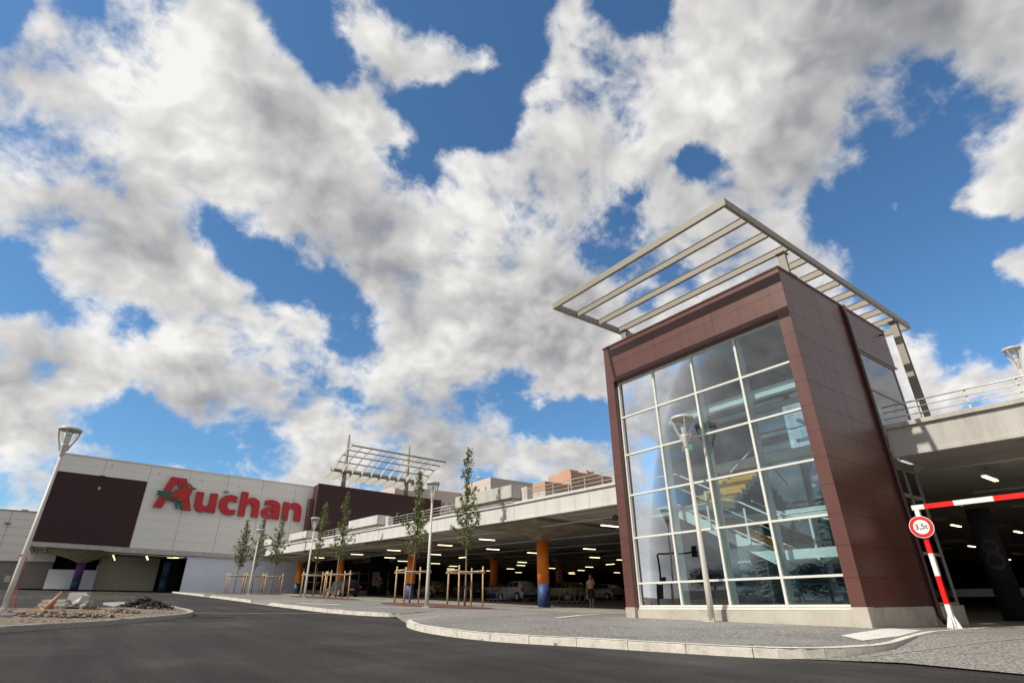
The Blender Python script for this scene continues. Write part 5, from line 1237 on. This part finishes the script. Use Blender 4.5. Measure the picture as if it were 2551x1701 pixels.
t = apt(168, 184.0, 198, 214, 5, 52.0, 'apt_cream', 'apt_orange', 'terracotta and cream stepped apartment tower behind the railing near the stair tower', 4.2)
mb = MB(); mb.box(184.01, 197.5, 197, 214, 5, 58.6); mb.box(197.6, 215, 199, 216, 46, 59.6); mb.box(201, 206, 203, 210, 59.61, 61.8); mb.box(186, 192, 200, 208, 58.61, 60.2); mb.build('terracotta_blocks', 'apt_orange', t)
mb = MB(); mb.box(197.6, 215, 199.2, 216, 5, 45.99); mb.build('cream_blocks', 'apt_cream', t)
mb = MB()
for z in (40, 43.2, 46.4, 49.6): mb.box(198.5, 205.5, 198.6, 198.99, z, z + 1.9)
mb.build('loggia_opening', 'apt_dark', t)
mb = MB()
for x in (203, 207.5): mb.box(x, x + .8, 205, 206, 61.8, 63)
mb.build('chimney', 'apt_orange', t)
facade_windows(t, 'y', 197, 185, 197, 40, 56, 3, 4); facade_windows(t, 'y', 198, 169, 183, 38, 47, 3, 2); facade_windows(t, 'y', 199, 207, 214, 40, 44, 2, 1)

# ------------------------------------------------------------------ height barrier and weight-limit sign
HB = thing('height_barrier', 'red and white striped height barrier at the parking entrance', 'height barrier', (16.9, 5.3, -.62))
bx, by = 16.92, 5.28; z0 = -.63
mb = MB(); mb.box(bx - .17, bx + .17, by - .17, by + .17, z0, z0 + .015)
for sx, sy in ((1, 0), (-1, 0), (0, 1), (0, -1)):
    s = .012; a = (bx + sx * .055, by + sy * .055); b = (bx + sx * .16, by + sy * .16); n_ = (sy * s, sx * s)
    mb.hexa([(a[0] - n_[0], a[1] - n_[1], z0 + .016), (b[0] - n_[0], b[1] - n_[1], z0 + .016), (b[0] + n_[0], b[1] + n_[1], z0 + .016), (a[0] + n_[0], a[1] + n_[1], z0 + .016), (a[0] - n_[0], a[1] - n_[1], z0 + .30), (a[0] - n_[0] + sx * .01, a[1] - n_[1] + sy * .01, z0 + .30), (a[0] + n_[0] + sx * .01, a[1] + n_[1] + sy * .01, z0 + .30), (a[0] + n_[0], a[1] + n_[1], z0 + .30)])
mb.build('foot', 'white_gloss', HB, fix=True)
zc_s = [z0 + .016, -.09, .53, 1.04, 1.66, 2.08]
mats_b = ['white_gloss', 'red_gloss', 'white_gloss', 'red_gloss', 'white_gloss']
mb = MB()
for i in range(5):
    mb.cur = i % 2; mb.box(bx - .05, bx + .05, by - .05, by + .05, zc_s[i], zc_s[i + 1])
mb.build('post', ['white_gloss', 'red_gloss'], HB)
mb = MB(); ye = by + .09; seg = [.28, .63, .79, .79, .79, .79, .79, .79, .79]
for i, L_ in enumerate(seg):
    mb.cur = i % 2; mb.box(bx - .05, bx + .05, ye - L_, ye, 2.081, 2.195); ye -= L_
mb.build('crossbar', ['white_gloss', 'red_gloss'], HB)
mb = MB(); mb.box(bx - .01, bx + .01, by - .98, by - .93, 2.05, 2.0805); mb.build('hanging_lug', 'galv', HB)
# far support of the barrier, beyond the frame edge
mb = MB(); mb.box(bx - .05, bx + .05, ye + .25, ye + .35, z0 - .1, 2.08); mb.build('post', 'white_gloss', HB)
sz = 1.66; fwd = Vector((-1, -.10, 0)).normalized(); side = Vector((-fwd.y, fwd.x, 0))
if side.dot(_r) < 0: side = -side
SGN = thing('weight_limit_sign', 'round red and white 3,5t weight limit sign on the barrier post', 'road sign', (bx, by, sz))
sc_ = Vector((bx, by, sz)) + fwd * .10 + side * (.0)
def disc(name, r0, r1, off, m, dep=.012):
    mb = MB(); n = 44; A1 = []; A2 = []; B1 = []; B2 = []
    for k in range(n):
        a = 2 * math.pi * k / n; d = side * math.cos(a) + Vector((0, 0, 1)) * math.sin(a)
        A1.append(mb.vert(sc_ + d * r1 + fwd * off)); A2.append(mb.vert(sc_ + d * r1 + fwd * (off - dep)))
    mb.face(A1); mb.face(A2[::-1])
    for k in range(n): mb.face((A1[k], A1[(k + 1) % n], A2[(k + 1) % n], A2[k]))
    return mb.build(name, m, SGN, fix=True)
disc('rim', 0, .262, 0, 'sign_white', .02); disc('red_ring', 0, .248, .004, 'sign_red', .0035); disc('white_face', 0, .172, .008, 'sign_white', .0035)
me = text_mesh('3,5t', .175, .001, .002)
mw = Matrix((side, Vector((0, 0, 1)), fwd)).transposed().to_4x4(); mw.translation = sc_ + fwd * .0105 - Vector((bx, by, sz))
me.transform(mw); me.materials.clear(); me.materials.append(M['sign_black'])
for p in me.polygons: p.material_index = 0
o = bpy.data.objects.new('sign_text', me); COL.objects.link(o); o.parent = SGN
mb = MB(); mb.tube([Vector((bx, by, sz)) + fwd * .0, Vector((bx, by, sz)) + fwd * .079], .03, 6); mb.build('bracket', 'galv', SGN)

# small alarm beacon under the deck edge
t = thing('alarm_box', 'small black alarm box with red top hanging under the deck beside the tower', 'alarm', (19.4, 18.0, 3.55))
mb = MB(); mb.box(19.3, 19.5, 17.75, 18.05, 3.42, 3.6); mb.build('box', 'sign_black', t)
mb = MB(); mb.lathe((19.4, 17.95, 3.601), [(.06, 0), (.05, .09)], 10); mb.build('red_beacon', 'tail_red', t)
mb = MB(); mb.tube([(19.4, 17.9, 3.6), (19.4, 17.85, 3.95)], .01, 6); mb.build('bracket', 'pipe', t)
t = thing('wall_notice', 'pale notice panel on the dark wall behind the nearest trees', 'notice', (27, 62, 2))
mb = MB(); mb.box(27.0, 27.8, 62, 62.05, 1.9, 3.3); mb.build('panel', 'grey_wall', t)
mb = MB(); mb.box(27.2, 27.6, 61.97, 61.995, 2.5, 2.75); mb.build('red_mark', 'tape_red', t)
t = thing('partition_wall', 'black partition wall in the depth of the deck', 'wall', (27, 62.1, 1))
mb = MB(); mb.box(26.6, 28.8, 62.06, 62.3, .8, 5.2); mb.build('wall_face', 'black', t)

# ------------------------------------------------------------------ cars
def car(loc, rz, L_, Wd, H, paint, label, kind='hatch'):
    t = thing('parked_car', label, 'car', (0, 0, 0), 0, 'cars parked under the deck')
    hw = Wd / 2; zb = .17
    # stations from front to rear: x, belt z, roof z, belt half width, roof half width
    if kind == 'hatch': st = [(0, .50, .52, .74, .70), (.03, .66, .68, .86, .78), (.17, .86, .89, .95, .84), (.27, .93, .96, .97, .82), (.45, .95, H - .02, .98, .70), (.62, .96, H, .98, .72), (.83, .97, H - .04, .97, .70), (.93, .95, H * .86, .95, .70), (.985, .88, .90, .91, .80), (1, .55, .57, .86, .80)]
    else: st = [(0, .50, .52, .76, .70), (.03, .64, .66, .88, .78), (.16, .86, .88, .96, .84), (.27, .92, .95, .97, .82), (.42, .94, H - .03, .98, .70), (.62, .96, H, .98, .72), (.88, .98, H - .05, .97, .70), (.955, .96, H * .80, .95, .72), (.99, .80, .82, .92, .80), (1, .50, .52, .88, .80)]
    mb = MB(); rings = []
    for x, zl, zt, wl, wr in st:
        X = (.5 - x) * L_; r = []
        for s in (-1, 1):
            pr = [(hw * .86 * wl, zb), (hw * wl, zb + .12), (hw * wl * 1.0, (zb + zl) / 2 + .05), (hw * wl * .985, zl), (hw * wr, zt), (0, zt + .025)]
            if s == 1: pr = pr[:-1]
            r.append([(X, s * a, b) for a, b in pr])
        ring = r[0] + r[1][::-1]
        rings.append([mb.vert(p) for p in ring])
    n = len(rings[0])
    for a, b in zip(rings, rings[1:]):
        for k in range(n): mb.face((a[k], a[(k + 1) % n], b[(k + 1) % n], b[k]), True)
    mb.face(rings[0]); mb.face(rings[-1][::-1])
    body = mb.build('body', paint, t, fix=True)
    # windows
    def sidewin(i0, i1, f0, f1, s):
        A, B = st[i0], st[i1]; mbw = MB(); P = []
        for S_t, f in ((A, f0), (B, f1)):
            X = (.5 - S_t[0]) * L_
            lo = Vector((X, s * hw * S_t[3] * .985, S_t[1])); hi = Vector((X, s * hw * S_t[4], S_t[2])); P.append((lo.lerp(hi, .10), lo.lerp(hi, f)))
        (a, b), (c, d) = P; o_ = Vector((0, s * .012, 0)); e_ = .04
        q = [a.lerp(c, e_) + o_, c.lerp(a, e_) + o_, d.lerp(b, e_) + o_, b.lerp(d, e_) + o_]
        mbw.face([mbw.vert(v) for v in q]); mbw.face([mbw.vert(v - o_ * .8) for v in q][::-1]); mbw.build('side_window', 'car_glass', t)
    for s in (-1, 1):
        sidewin(3, 4, .5, .86, s); sidewin(4, 5, .86, .86, s); sidewin(5, 6, .86, .84, s)
    def endwin(i0, i1, name):
        A, B = st[i0], st[i1]; mbw = MB(); q = []
        for S_t, f in ((A, .94), (B, .86)):
            X = (.5 - S_t[0]) * L_
            for s in ((-1, 1) if not q else (1, -1)): q.append(Vector((X, s * hw * S_t[4] * f, S_t[2])))
        c = sum(q, Vector()) / 4; nn = (q[1] - q[0]).cross(q[3] - q[0]).normalized(); nn = nn if nn.z > 0 else -nn
        q = [c + (v - c) * .9 + nn * .02 for v in q]; mbw.face([mbw.vert(v) for v in q]); mbw.build(name, 'car_glass', t)
    endwin(3, 4, 'windscreen'); endwin(8 if kind == 'hatch' else 7, 6 if kind == 'hatch' else 6, 'rear_window')
    xr = -.5 * L_
    for s in (-1, 1):
        mb = MB(); mb.box(xr + .0, xr + .16, s * hw * .93 - .09, s * hw * .93 + .05 * s * s, .66, .92 if kind == 'hatch' else .85); mb.build('tail_lamp', 'tail_red', t)
        mb = MB(); mb.box(L_ / 2 - .14, L_ / 2 + .01, s * hw * .7 - .12, s * hw * .7 + .12, .55, .68); mb.build('headlight', 'bulb', t)
        mb = MB(); mb.box(.5 * L_ - .30 * L_ - .08, .5 * L_ - .30 * L_ + .08, s * (hw + .02) - .09, s * (hw + .02) + .09, .96, 1.08); mb.build('wing_mirror', paint, t)
    mb = MB(); mb.box(xr - .015, xr + .02, -.26, .26, .50, .61); mb.build('number_plate', 'plate', t)
    mb = MB(); mb.box(xr - .03, xr + .10, -hw * .84, hw * .84, .22, .44); mb.box(L_ / 2 - .1, L_ / 2 + .03, -hw * .8, hw * .8, .22, .42); mb.build('bumper', paint if kind == 'estate' else 'tyre', t)
    for fx_, s in ((.19, -1), (.19, 1), (.81, -1), (.81, 1)):
        X = (.5 - fx_) * L_; w = thing('wheel', None, None, (X, s * (hw - .07), .30)); del_ = None
        w.parent = t
        mb = MB(); mb.tube([(0, -.09, 0), (0, .09, 0)], .30, 20)
        o1 = MB.build(mb, 'tyre', 'tyre'); o1.parent = w
        mb = MB(); mb.tube([(0, s * .091, 0), (0, s * .10, 0)], .19, 10); o2 = mb.build('rim', 'rim'); o2.parent = w
        mb2 = MB(); mb2.tube([(X, s * (hw - .25), .32), (X, s * (hw + .002), .32)], .345, 20); mb2.build('wheel_arch', 'tyre', t)
    t.location = loc; t.rotation_euler = (0, 0, rz)
    return t
def cz(x, y): return zp(x, y) + .01
for (x, y, rz, L_, Wd, H, c, lab, k) in [
    (28.6, 37.6, 90, 3.45, 1.63, 1.42, 'car_silver', 'small silver hatchback with red tail lamp, just left of the nearest orange column', 'hatch'),
    (20.75, 54.3, 90, 4.5, 1.75, 1.43, 'car_navy', 'dark navy estate car with bright red tail lamp by the glass lobby', 'estate'),
    (30.2, 54.2, 90, 4.1, 1.75, 1.45, 'car_beige', 'beige green hatchback seen between the tree stakes and lamp pole', 'hatch'),
    (32.6, 51.2, 90, 4.0, 1.72, 1.45, 'car_grey', 'grey blue hatchback half hidden behind the nearest tree stakes', 'hatch'),
    (34.6, 50.4, 90, 3.9, 1.7, 1.45, 'car_lime', 'lime green hatchback between the nearest tree stakes and a dim column', 'hatch'),
    (33.4, 37.3, 90, 4.1, 1.75, 1.46, 'car_yellow', 'dim yellow green hatchback just right of the nearest orange column', 'hatch'),
    (41.8, 41.0, 90, 3.8, 1.64, 1.40, 'car_white', 'small white hatchback behind the walking woman', 'hatch')]:
    car((x, y, cz(x, y)), R(rz), L_, Wd, H, c, lab, k)

# shopping trolleys
def make_trolley():
    t = thing('shopping_trolley', 'x', 'shopping trolley', (0, 0, 0), 0, 'wire shopping trolleys nested in rows')
    mb = MB()
    B0 = [(-.36, -.2, .50), (.42, -.16, .58), (.42, .16, .58), (-.36, .2, .50)]; B1 = [(-.42, -.27, .98), (.5, -.22, .92), (.5, .22, .92), (-.42, .27, .98)]
    for i in range(4):
        a, b, c, d = [Vector(p) for p in (B0[i], B0[(i + 1) % 4], B1[(i + 1) % 4], B1[i])]
        mb.tube([a, b], .006, 4); mb.tube([d, c], .01, 4)
        for k in range(1, 7): mb.tube([a.lerp(b, k / 7), d.lerp(c, k / 7)], .004, 3)
        for k in range(1, 4): mb.tube([a.lerp(d, k / 4), b.lerp(c, k / 4)], .004, 3)
    mb.build('basket', 'galv', t)
    mb = MB()
    for s in (-1, 1): mb.tube([(-.45, s * .26, 1.02), (-.34, s * .24, .3), (-.3, s * .24, .16), (.40, s * .2, .14)], .013, 5)
    mb.build('frame', 'galv', t)
    mb = MB(); mb.tube([(-.46, -.27, 1.02), (-.46, .27, 1.02)], .018, 6); mb.build('handle', 'tape_red', t)
    for x, y in ((-.28, -.24), (-.28, .24), (.38, -.2), (.38, .2)):
        mb = MB(); mb.tube([(x, y - .015, .06), (x, y + .015, .06)], .06, 10); mb.build('wheel', 'tyre', t)
    return t
tp = make_trolley(); first = True
for (cx, cy, n, lab) in ((26.2, 37.6, 4, 'wire trolley in the short row left of the silver hatchback'), (27.6, 31.9, 6, 'wire trolley in the dim row right of the nearest orange column')):
    for k in range(n):
        o = tp if first else dup(tp); first = False
        dx, dy = (.24, -.20) if n == 4 else (.28, -.22)
        o.location = (cx + dx * k, cy + dy * k, cz(cx + dx * k, cy + dy * k)); o.rotation_euler.z = R(140)
        o['label'] = lab; o['group'] = 'trolleys nested in the row ' + ('by the silver hatchback' if n == 4 else 'by the nearest column')

# ------------------------------------------------------------------ people
def skin_body(name, joints, edges, parent, m, sub=2):
    me = bpy.data.meshes.new(name); me.from_pydata([j[:3] for j in joints], edges, []); o = bpy.data.objects.new(name, me); COL.objects.link(o)
    md = o.modifiers.new('s', 'SKIN'); md.use_smooth_shade = True; md.branch_smoothing = .6
    sv = me.skin_vertices[0].data
    for i, j in enumerate(joints):
        r = j[3]; sv[i].radius = (r, j[4] if len(j) > 4 else r)
    sv[0].use_root = True
    o.modifiers.new('u', 'SUBSURF').levels = sub; o.modifiers['u'].render_levels = sub
    me.materials.append(M[m]); o.parent = parent
    return o
def person(loc, rz, label, blouse, lower, hair, skirt=True, scale=1.0):
    t = thing('person', label, 'person', (0, 0, 0))
    # faces -Y in local space; x to its left
    J = [(0, 0, .92, .125, .10), (0, 0, 1.10, .12, .095), (0, -.01, 1.30, .15, .105), (0, 0, 1.42, .07, .06), (0, -.01, 1.50, .052, .052), (0, -.02, 1.585, .078, .09), (0, -.01, 1.68, .07, .085),
         (-.15, 0, 1.385, .052), (-.215, .02, 1.14, .040), (-.225, -.03, .90, .028), (-.225, -.04, .82, .026),
         (.15, 0, 1.385, .052), (.22, .0, 1.14, .040), (.10, -.19, 1.17, .030), (.05, -.21, 1.18, .028),
         (-.085, 0, .84, .085), (-.085, -.06, .48, .055), (-.085, -.02, .10, .034), (-.085, -.10, .035, .033), (-.085, -.18, .025, .025),
         (.085, 0, .84, .085), (.085, .02, .48, .055), (.08, .10, .12, .034), (.08, .05, .04, .033), (.08, -.04, .025, .025)]
    E_ = [(0, 1), (1, 2), (2, 3), (3, 4), (4, 5), (5, 6), (2, 7), (7, 8), (8, 9), (9, 10), (2, 11), (11, 12), (12, 13), (13, 14), (0, 15), (15, 16), (16, 17), (17, 18), (18, 19), (0, 20), (20, 21), (21, 22), (22, 23), (23, 24)]
    body = skin_body('body', J, E_, t, 'skin')
    # hands: fingers as short chains
    fj = []; fe = []
    for (hx, hy, hz, dx, dy, dz_) in ((-.225, -.045, .80, 0, -.1, -1), (.04, -.215, 1.18, -1, -.2, .1)):
        d = Vector((dx, dy, dz_)).normalized(); s = d.cross(Vector((0, 1, 0))).normalized()
        for k, l in enumerate((.060, .068, .063, .050)):
            b = Vector((hx, hy, hz)) + s * (k - 1.5) * .018; i = len(fj)
            fj += [(*b, .009), (*(b + d * l * .55), .008), (*(b + d * l + Vector((0, -.018, 0))), .007)]; fe += [(i, i + 1), (i + 1, i + 2)]
        b = Vector((hx, hy, hz)) - d * .02; i = len(fj); fj += [(*b, .010), (*(b - s * .035 + d * .02 + Vector((0, -.01, 0))), .008)]; fe += [(i, i + 1)]
    for k in range(0, len(fj)): pass
    me = bpy.data.meshes.new('fingers'); 
    mbf = MB()
    for a, b in fe: mbf.tube([fj[a][:3], fj[b][:3]], [fj[a][3], fj[b][3]], 6)
    of = mbf.build('hand_fingers', 'skin'); of.parent = body
    mb = MB(); mb.blob((0, 0.015, 1.66), .105, 12, .03, 1.05); oh = mb.build('hair', hair); oh.parent = t
    mb = MB(); mb.blob((0, -.112, 1.60), .016, 6, 0); on = mb.build('nose', 'skin'); on.parent = body
    mb = MB(); mb.box(-.022, .022, -.108, -.098, 1.555, 1.563); om = mb.build('mouth', 'tape_red'); om.parent = body
    for s in (-1, 1):
        mb = MB(); mb.blob((s * .032, -.098, 1.628), .010, 6, 0); oe = mb.build('eye', 'sign_black'); oe.parent = body
        mb = MB(); mb.blob((s * .083, 0, 1.61), .02, 6, 0); oe = mb.build('ear', 'skin'); oe.parent = body
    # clothes
    mb = MB(); n = 20
    prof = [(.155, .115, .90), (.145, .11, 1.05), (.165, .12, 1.2), (.185, .125, 1.33), (.15, .10, 1.41), (.075, .07, 1.44)]
    rings = [[mb.vert((a * math.cos(2 * math.pi * k / n), b * math.sin(2 * math.pi * k / n), z)) for k in range(n)] for a, b, z in prof]
    for a, b in zip(rings, rings[1:]):
        for k in range(n): mb.face((a[k], a[(k + 1) % n], b[(k + 1) % n], b[k]), True)
    for s in (-1, 1): mb.tube([(s * .13, 0, 1.385), (s * .185, .01, 1.28), (s * .21, .01, 1.20)], [.068, .062, .060], 12)
    ob = mb.build('blouse' if skirt else 'jacket', blouse); ob.parent = t
    mb = MB()
    if skirt:
        prof = [(.150, .115, .98), (.185, .145, .80), (.19, .16, .60), (.185, .165, .47)]
        rings = [[mb.vert((a * math.cos(2 * math.pi * k / n), b * math.sin(2 * math.pi * k / n), z)) for k in range(n)] for a, b, z in prof]
        for a, b in zip(rings, rings[1:]):
            for k in range(n): mb.face((a[k], a[(k + 1) % n], b[(k + 1) % n], b[k]), True)
    else:
        for s, kn, ft in ((-1, (-.085, -.06, .48), (-.085, -.02, .08)), (1, (.085, .02, .48), (.08, .10, .10))): mb.tube([(s * .085, 0, .96), kn, ft], [.11, .08, .065], 12)
    ol = mb.build('skirt' if skirt else 'trousers', lower); ol.parent = t
    for P_ in (((-.085, .02, .045), (-.085, -.10, .035), (-.085, -.19, .022)), ((.08, .14, .05), (.08, .05, .04), (.08, -.05, .022))):
        mb = MB(); mb.tube(P_, [.038, .042, .028], 8); os_ = mb.build('shoe', 'shoe' if skirt else 'sign_black'); os_.parent = t
    t.location = loc; t.rotation_euler = (0, 0, rz); t.scale = (scale,) * 3
    return t
wx, wy = 24.12, 24.67
ang = math.atan2(-wy, -wx) + math.pi / 2
pw_ = person((wx, wy, cz(wx, wy)), ang, 'woman in pink print blouse and black skirt carrying a baguette and bag', 'blouse', 'skirt', 'hair', True, 1.0)
Mw = Matrix.Translation((wx, wy, cz(wx, wy))) @ Matrix.Rotation(ang, 4, 'Z')
def loc_mb(mb, Mx): mb.v = [tuple(Mx @ Vector(v)) for v in mb.v]; return mb
mb = MB(); mb.tube([(.02, -.245, 1.02), (.08, -.25, 1.2), (.15, -.24, 1.45), (.17, -.235, 1.55)], [.028, .034, .034, .02], 10)
tag(loc_mb(mb, Mw).build('baguette', 'bread'), 'golden baguette held upright by the walking woman', 'bread')
t = thing('hand_bag', 'pale shopping bag hanging from the hand of the walking woman', 'bag', Mw @ Vector((-.23, -.05, .4)))
mb = MB(); mb.hexa([(-.27, -.18, .42), (-.19, -.18, .42), (-.19, .10, .42), (-.27, .10, .42), (-.26, -.15, .66), (-.20, -.15, .66), (-.20, .07, .66), (-.26, .07, .66)]); loc_mb(mb, Mw).build('bag_body', 'bag', t, bevel=.015)
mb = MB(); mb.tube([(-.23, -.12, .65), (-.23, -.10, .76), (-.23, -.04, .80), (-.23, .02, .76), (-.23, .04, .65)], .007, 6); loc_mb(mb, Mw).build('strap', 'bag', t)
mx_, my_ = 24.66, 54.7
person((mx_, my_, cz(mx_, my_)), math.atan2(-my_, -mx_) + math.pi / 2, 'person in dark clothes standing in shade behind the navy estate car', 'grey_cloth', 'skirt', 'hair', False, 1.03)

# ------------------------------------------------------------------ things lying on the island
def gz(x, y): return zp(x, y) + .09
bxp, byp = .15, 25.1
pz = gz(bxp, byp)
dP = Vector((.80, -.60, 0)).normalized(); nP = Vector((.6, .8, 0))
def W_(a, b, z): a, b = a * .68, b * .68; v = Vector((bxp, byp, 0)) + dP * a + nP * b; return (v.x, v.y, pz + z * .74)
t = thing('pallet', 'worn wooden pallet on the soil island under the kerb stones', 'pallet', (bxp, byp, pz))
mb = MB()
def obx(mb, a0, a1, b0, b1, z0, z1): mb.hexa([W_(a0, b0, z0), W_(a1, b0, z0), W_(a1, b1, z0), W_(a0, b1, z0), W_(a0, b0, z1), W_(a1, b0, z1), W_(a1, b1, z1), W_(a0, b1, z1)])
for k in range(6): obx(mb, -1.2, 1.2, -.5 + k * .175, -.39 + k * .175, .115, .14)
mb.build('deck_boards', 'pallet', t, fix=True)
for a in (-1.15, 0, 1.0):
    mb = MB(); obx(mb, a, a + .16, -.5, .49, -.04, .114); mb.build('bearer', 'pallet', t, fix=True)
labs = ['lower grey kerb stone at the left of the pallet', 'upper grey kerb stone at the left of the pallet', 'big grey kerb stone topping the pallet stack, right of centre']
for (a0, a1, b0, b1, z0, z1), l in zip(((-1.18, .12, -.35, .1, .141, .29), (-1.1, .08, -.3, .08, .291, .43), (-.1, .78, .0, .38, .141, .72)), labs):
    mb = MB(); obx(mb, a0, a1, b0, b1, z0, z1 - .03); obx(mb, a0 + .02, a1 - .02, b0 + .06, b1, z1 - .0299, z1)
    tag(mb.build('kerb_stone', 'kerb_grey', fix=True, bevel=.02), l, 'kerb stone', 'spare kerb stones stacked on the pallet')
mb = MB()
for k in range(26):
    p = W_(random.uniform(.1, 1.15), random.uniform(-.4, .3), .14 + random.uniform(0, .16)); mb.blob(p, random.uniform(.05, .13), 6, .4, .7)
mb.blob(W_(.85, -.1, .32), .24, 6, .4, 1.0); mb.blob(W_(1.05, .0, .25), .16, 6, .3, .9)
tag(mb.build('rubble', 'kerb_grey'), 'broken grey concrete rubble piled on the right half of the pallet', 'rubble', kind='stuff')
# fallen cone
t = thing('traffic_cone', 'dusty orange traffic cone leaning against the loaded pallet', 'traffic cone', W_(.0, -.75, 0))
mb = MB(); a = Vector(W_(-.22, -.95, .02)); b = Vector(W_(.10, -.75, .74)); mb.tube([a, a.lerp(b, .5), b], [.12, .075, .03], 14); mb.build('cone_body', 'cone', t)
mb = MB(); d_ = (b - a).normalized(); u_ = d_.orthogonal().normalized(); v_ = d_.cross(u_); q = a - d_ * .02
mb.hexa([q + (u_ * i + v_ * j) * .15 + d_ * k for k in (-.02, .02) for i, j in ((-1, -1), (1, -1), (1, 1), (-1, 1))]); mb.build('cone_foot', 'cone', t, fix=True)
def heap(x, y, rx, ry, h, m, name, label, cat, n=90):
    mb = MB()
    for _ in range(n):
        a = random.uniform(0, 6.28); q = random.random() ** .6; px_, py_ = x + rx * q * math.cos(a), y + ry * q * math.sin(a)
        mb.blob((px_, py_, gz(px_, py_) - .03 + h * (1 - q) * random.uniform(.5, 1)), random.uniform(.025, .085), 6, .45, .65)
    tag(mb.build(name, m), label, cat, kind='stuff')
heap(2.5, 26.6, 1.0, .8, .40, 'tar', 'asphalt_rubble', 'black heap of broken asphalt at the tip of the soil island', 'rubble', 260)
heap(-.2, 21.5, 1.6, .5, .12, 'stone', 'clod_heap', 'low pale clods of earth in the middle of the soil island', 'clods', 130)
heap(1.5, 23.2, .7, .5, .15, 'stone', 'clod_heap', 'pale clods of earth right of the pallet', 'clods', 90)
mb = MB(); mb.tube([(-7.5, 16.2, gz(-7.5, 16.2) + .1), (-2.3, 19.9, gz(-2.3, 19.9) + .03), (-1.0, 21.1, gz(-1.0, 21.1) + .0)], .05, 10)
tag(mb.build('drain_pipe', 'pipe'), 'long grey blue plastic pipe lying on the soil at the left edge', 'pipe')
mb = MB(); 
for k in range(3): mb.blob((1.3 + k * .14, 24.0 - k * .1, gz(1.3, 24) + .04), .08, 6, .3, .6)
tag(mb.build('broken_brick', 'cone'), 'small orange broken brick pieces on the soil right of the pallet', 'brick')

# ------------------------------------------------------------------ behind the camera: what the glass reflects
def conifer(x, y, H, w, label):
    z0 = zr(x, y); t = thing('conifer_tree', label, 'tree', (x, y, z0), 0, 'trees across the road, mirrored in the tower glass')
    mb = MB(); mb.tube([(x, y, z0 - .1), (x, y, z0 + H)], [.28, .03], 8); mb.build('trunk', 'bark', t)
    mb = MB(); n = int(H * 14)
    for i in range(n):
        f = .1 + .9 * i / n; L_ = w * (1 - f) ** .8 * random.uniform(.6, 1.1) + .15; a = i * 2.4; p = Vector((x, y, z0 + H * f)); d = Vector((math.cos(a), math.sin(a), -.18)); s = Vector((-d.y, d.x, 0))
        for k in range(7):
            q = p + d * L_ * (k + 1) / 7; l = .32 * (1 - k / 9)
            mb.face([mb.vert(q - s * l + Vector((0, 0, random.uniform(-.2, .05)))), mb.vert(q + d * .3), mb.vert(q + s * l + Vector((0, 0, random.uniform(-.2, .05)))), mb.vert(q - d * .15 + Vector((0, 0, .06)))])
    mb.build('crown', 'conifer', t)
conifer(-16, 20.0, 8.5, 2.4, 'dark conifer across the road, nearest of the mirrored trees')
conifer(-17, 15.5, 7.0, 2.0, 'smaller dark conifer across the road')
conifer(-18, 26.0, 5.5, 1.8, 'low conifer across the road beside the signal mast')
conifer(-30, 33.0, 7.5, 2.6, 'distant conifer across the road')
def bushy(x, y, r, h, label):
    z0 = zr(x, y); t = thing('broadleaf_tree', label, 'tree', (x, y, z0), 0, 'trees across the road, mirrored in the tower glass')
    mb = MB(); mb.tube([(x, y, z0 - .1), (x, y, z0 + h * .5)], [.2, .1], 8); mb.build('trunk', 'bark', t)
    mb = MB()
    for _ in range(30): leafy(mb, (x + random.gauss(0, r * .5), y + random.gauss(0, r * .5), z0 + h * random.uniform(.35, .95)), r * .5, 130, .15)
    mb.build('crown', 'conifer', t)
for i, (x, y) in enumerate([(-48, 30), (-50, 38), (-47, 46), (-52, 54), (-49, 62), (-50, 70), (-46, 22), (-48, 12)]):
    bushy(x - 22, y, 3.0, random.uniform(3.0, 4.2), ['round dark broadleaf tree', 'wide dark broadleaf tree', 'tall dark broadleaf tree', 'low dark broadleaf tree'][i % 4] + ' in the far row, ' + ordn(i) + ' from the road end')
t = thing('traffic_signal', 'dark traffic signal mast with an overhanging arm across the road', 'traffic light', (-8.8, 31.0, zr(-8.8, 31)))
mb = MB(); z0 = zr(-8.8, 31); mb.tube([(-8.8, 31, z0 - .05), (-8.8, 31, 3.2), (-8.8, 30.8, 3.3), (-8.8, 27.2, 3.35)], .07, 8); mb.build('mast', 'sign_black', t)
mb = MB(); mb.box(-8.95, -8.7, 27.3, 27.6, 3.0, 3.8); mb.build('signal_head', 'sign_black', t)
mb = MB(); mb.box(-8.95, -8.7, 30.6, 30.95, .7, 1.7); mb.build('signal_head', 'sign_black', t)
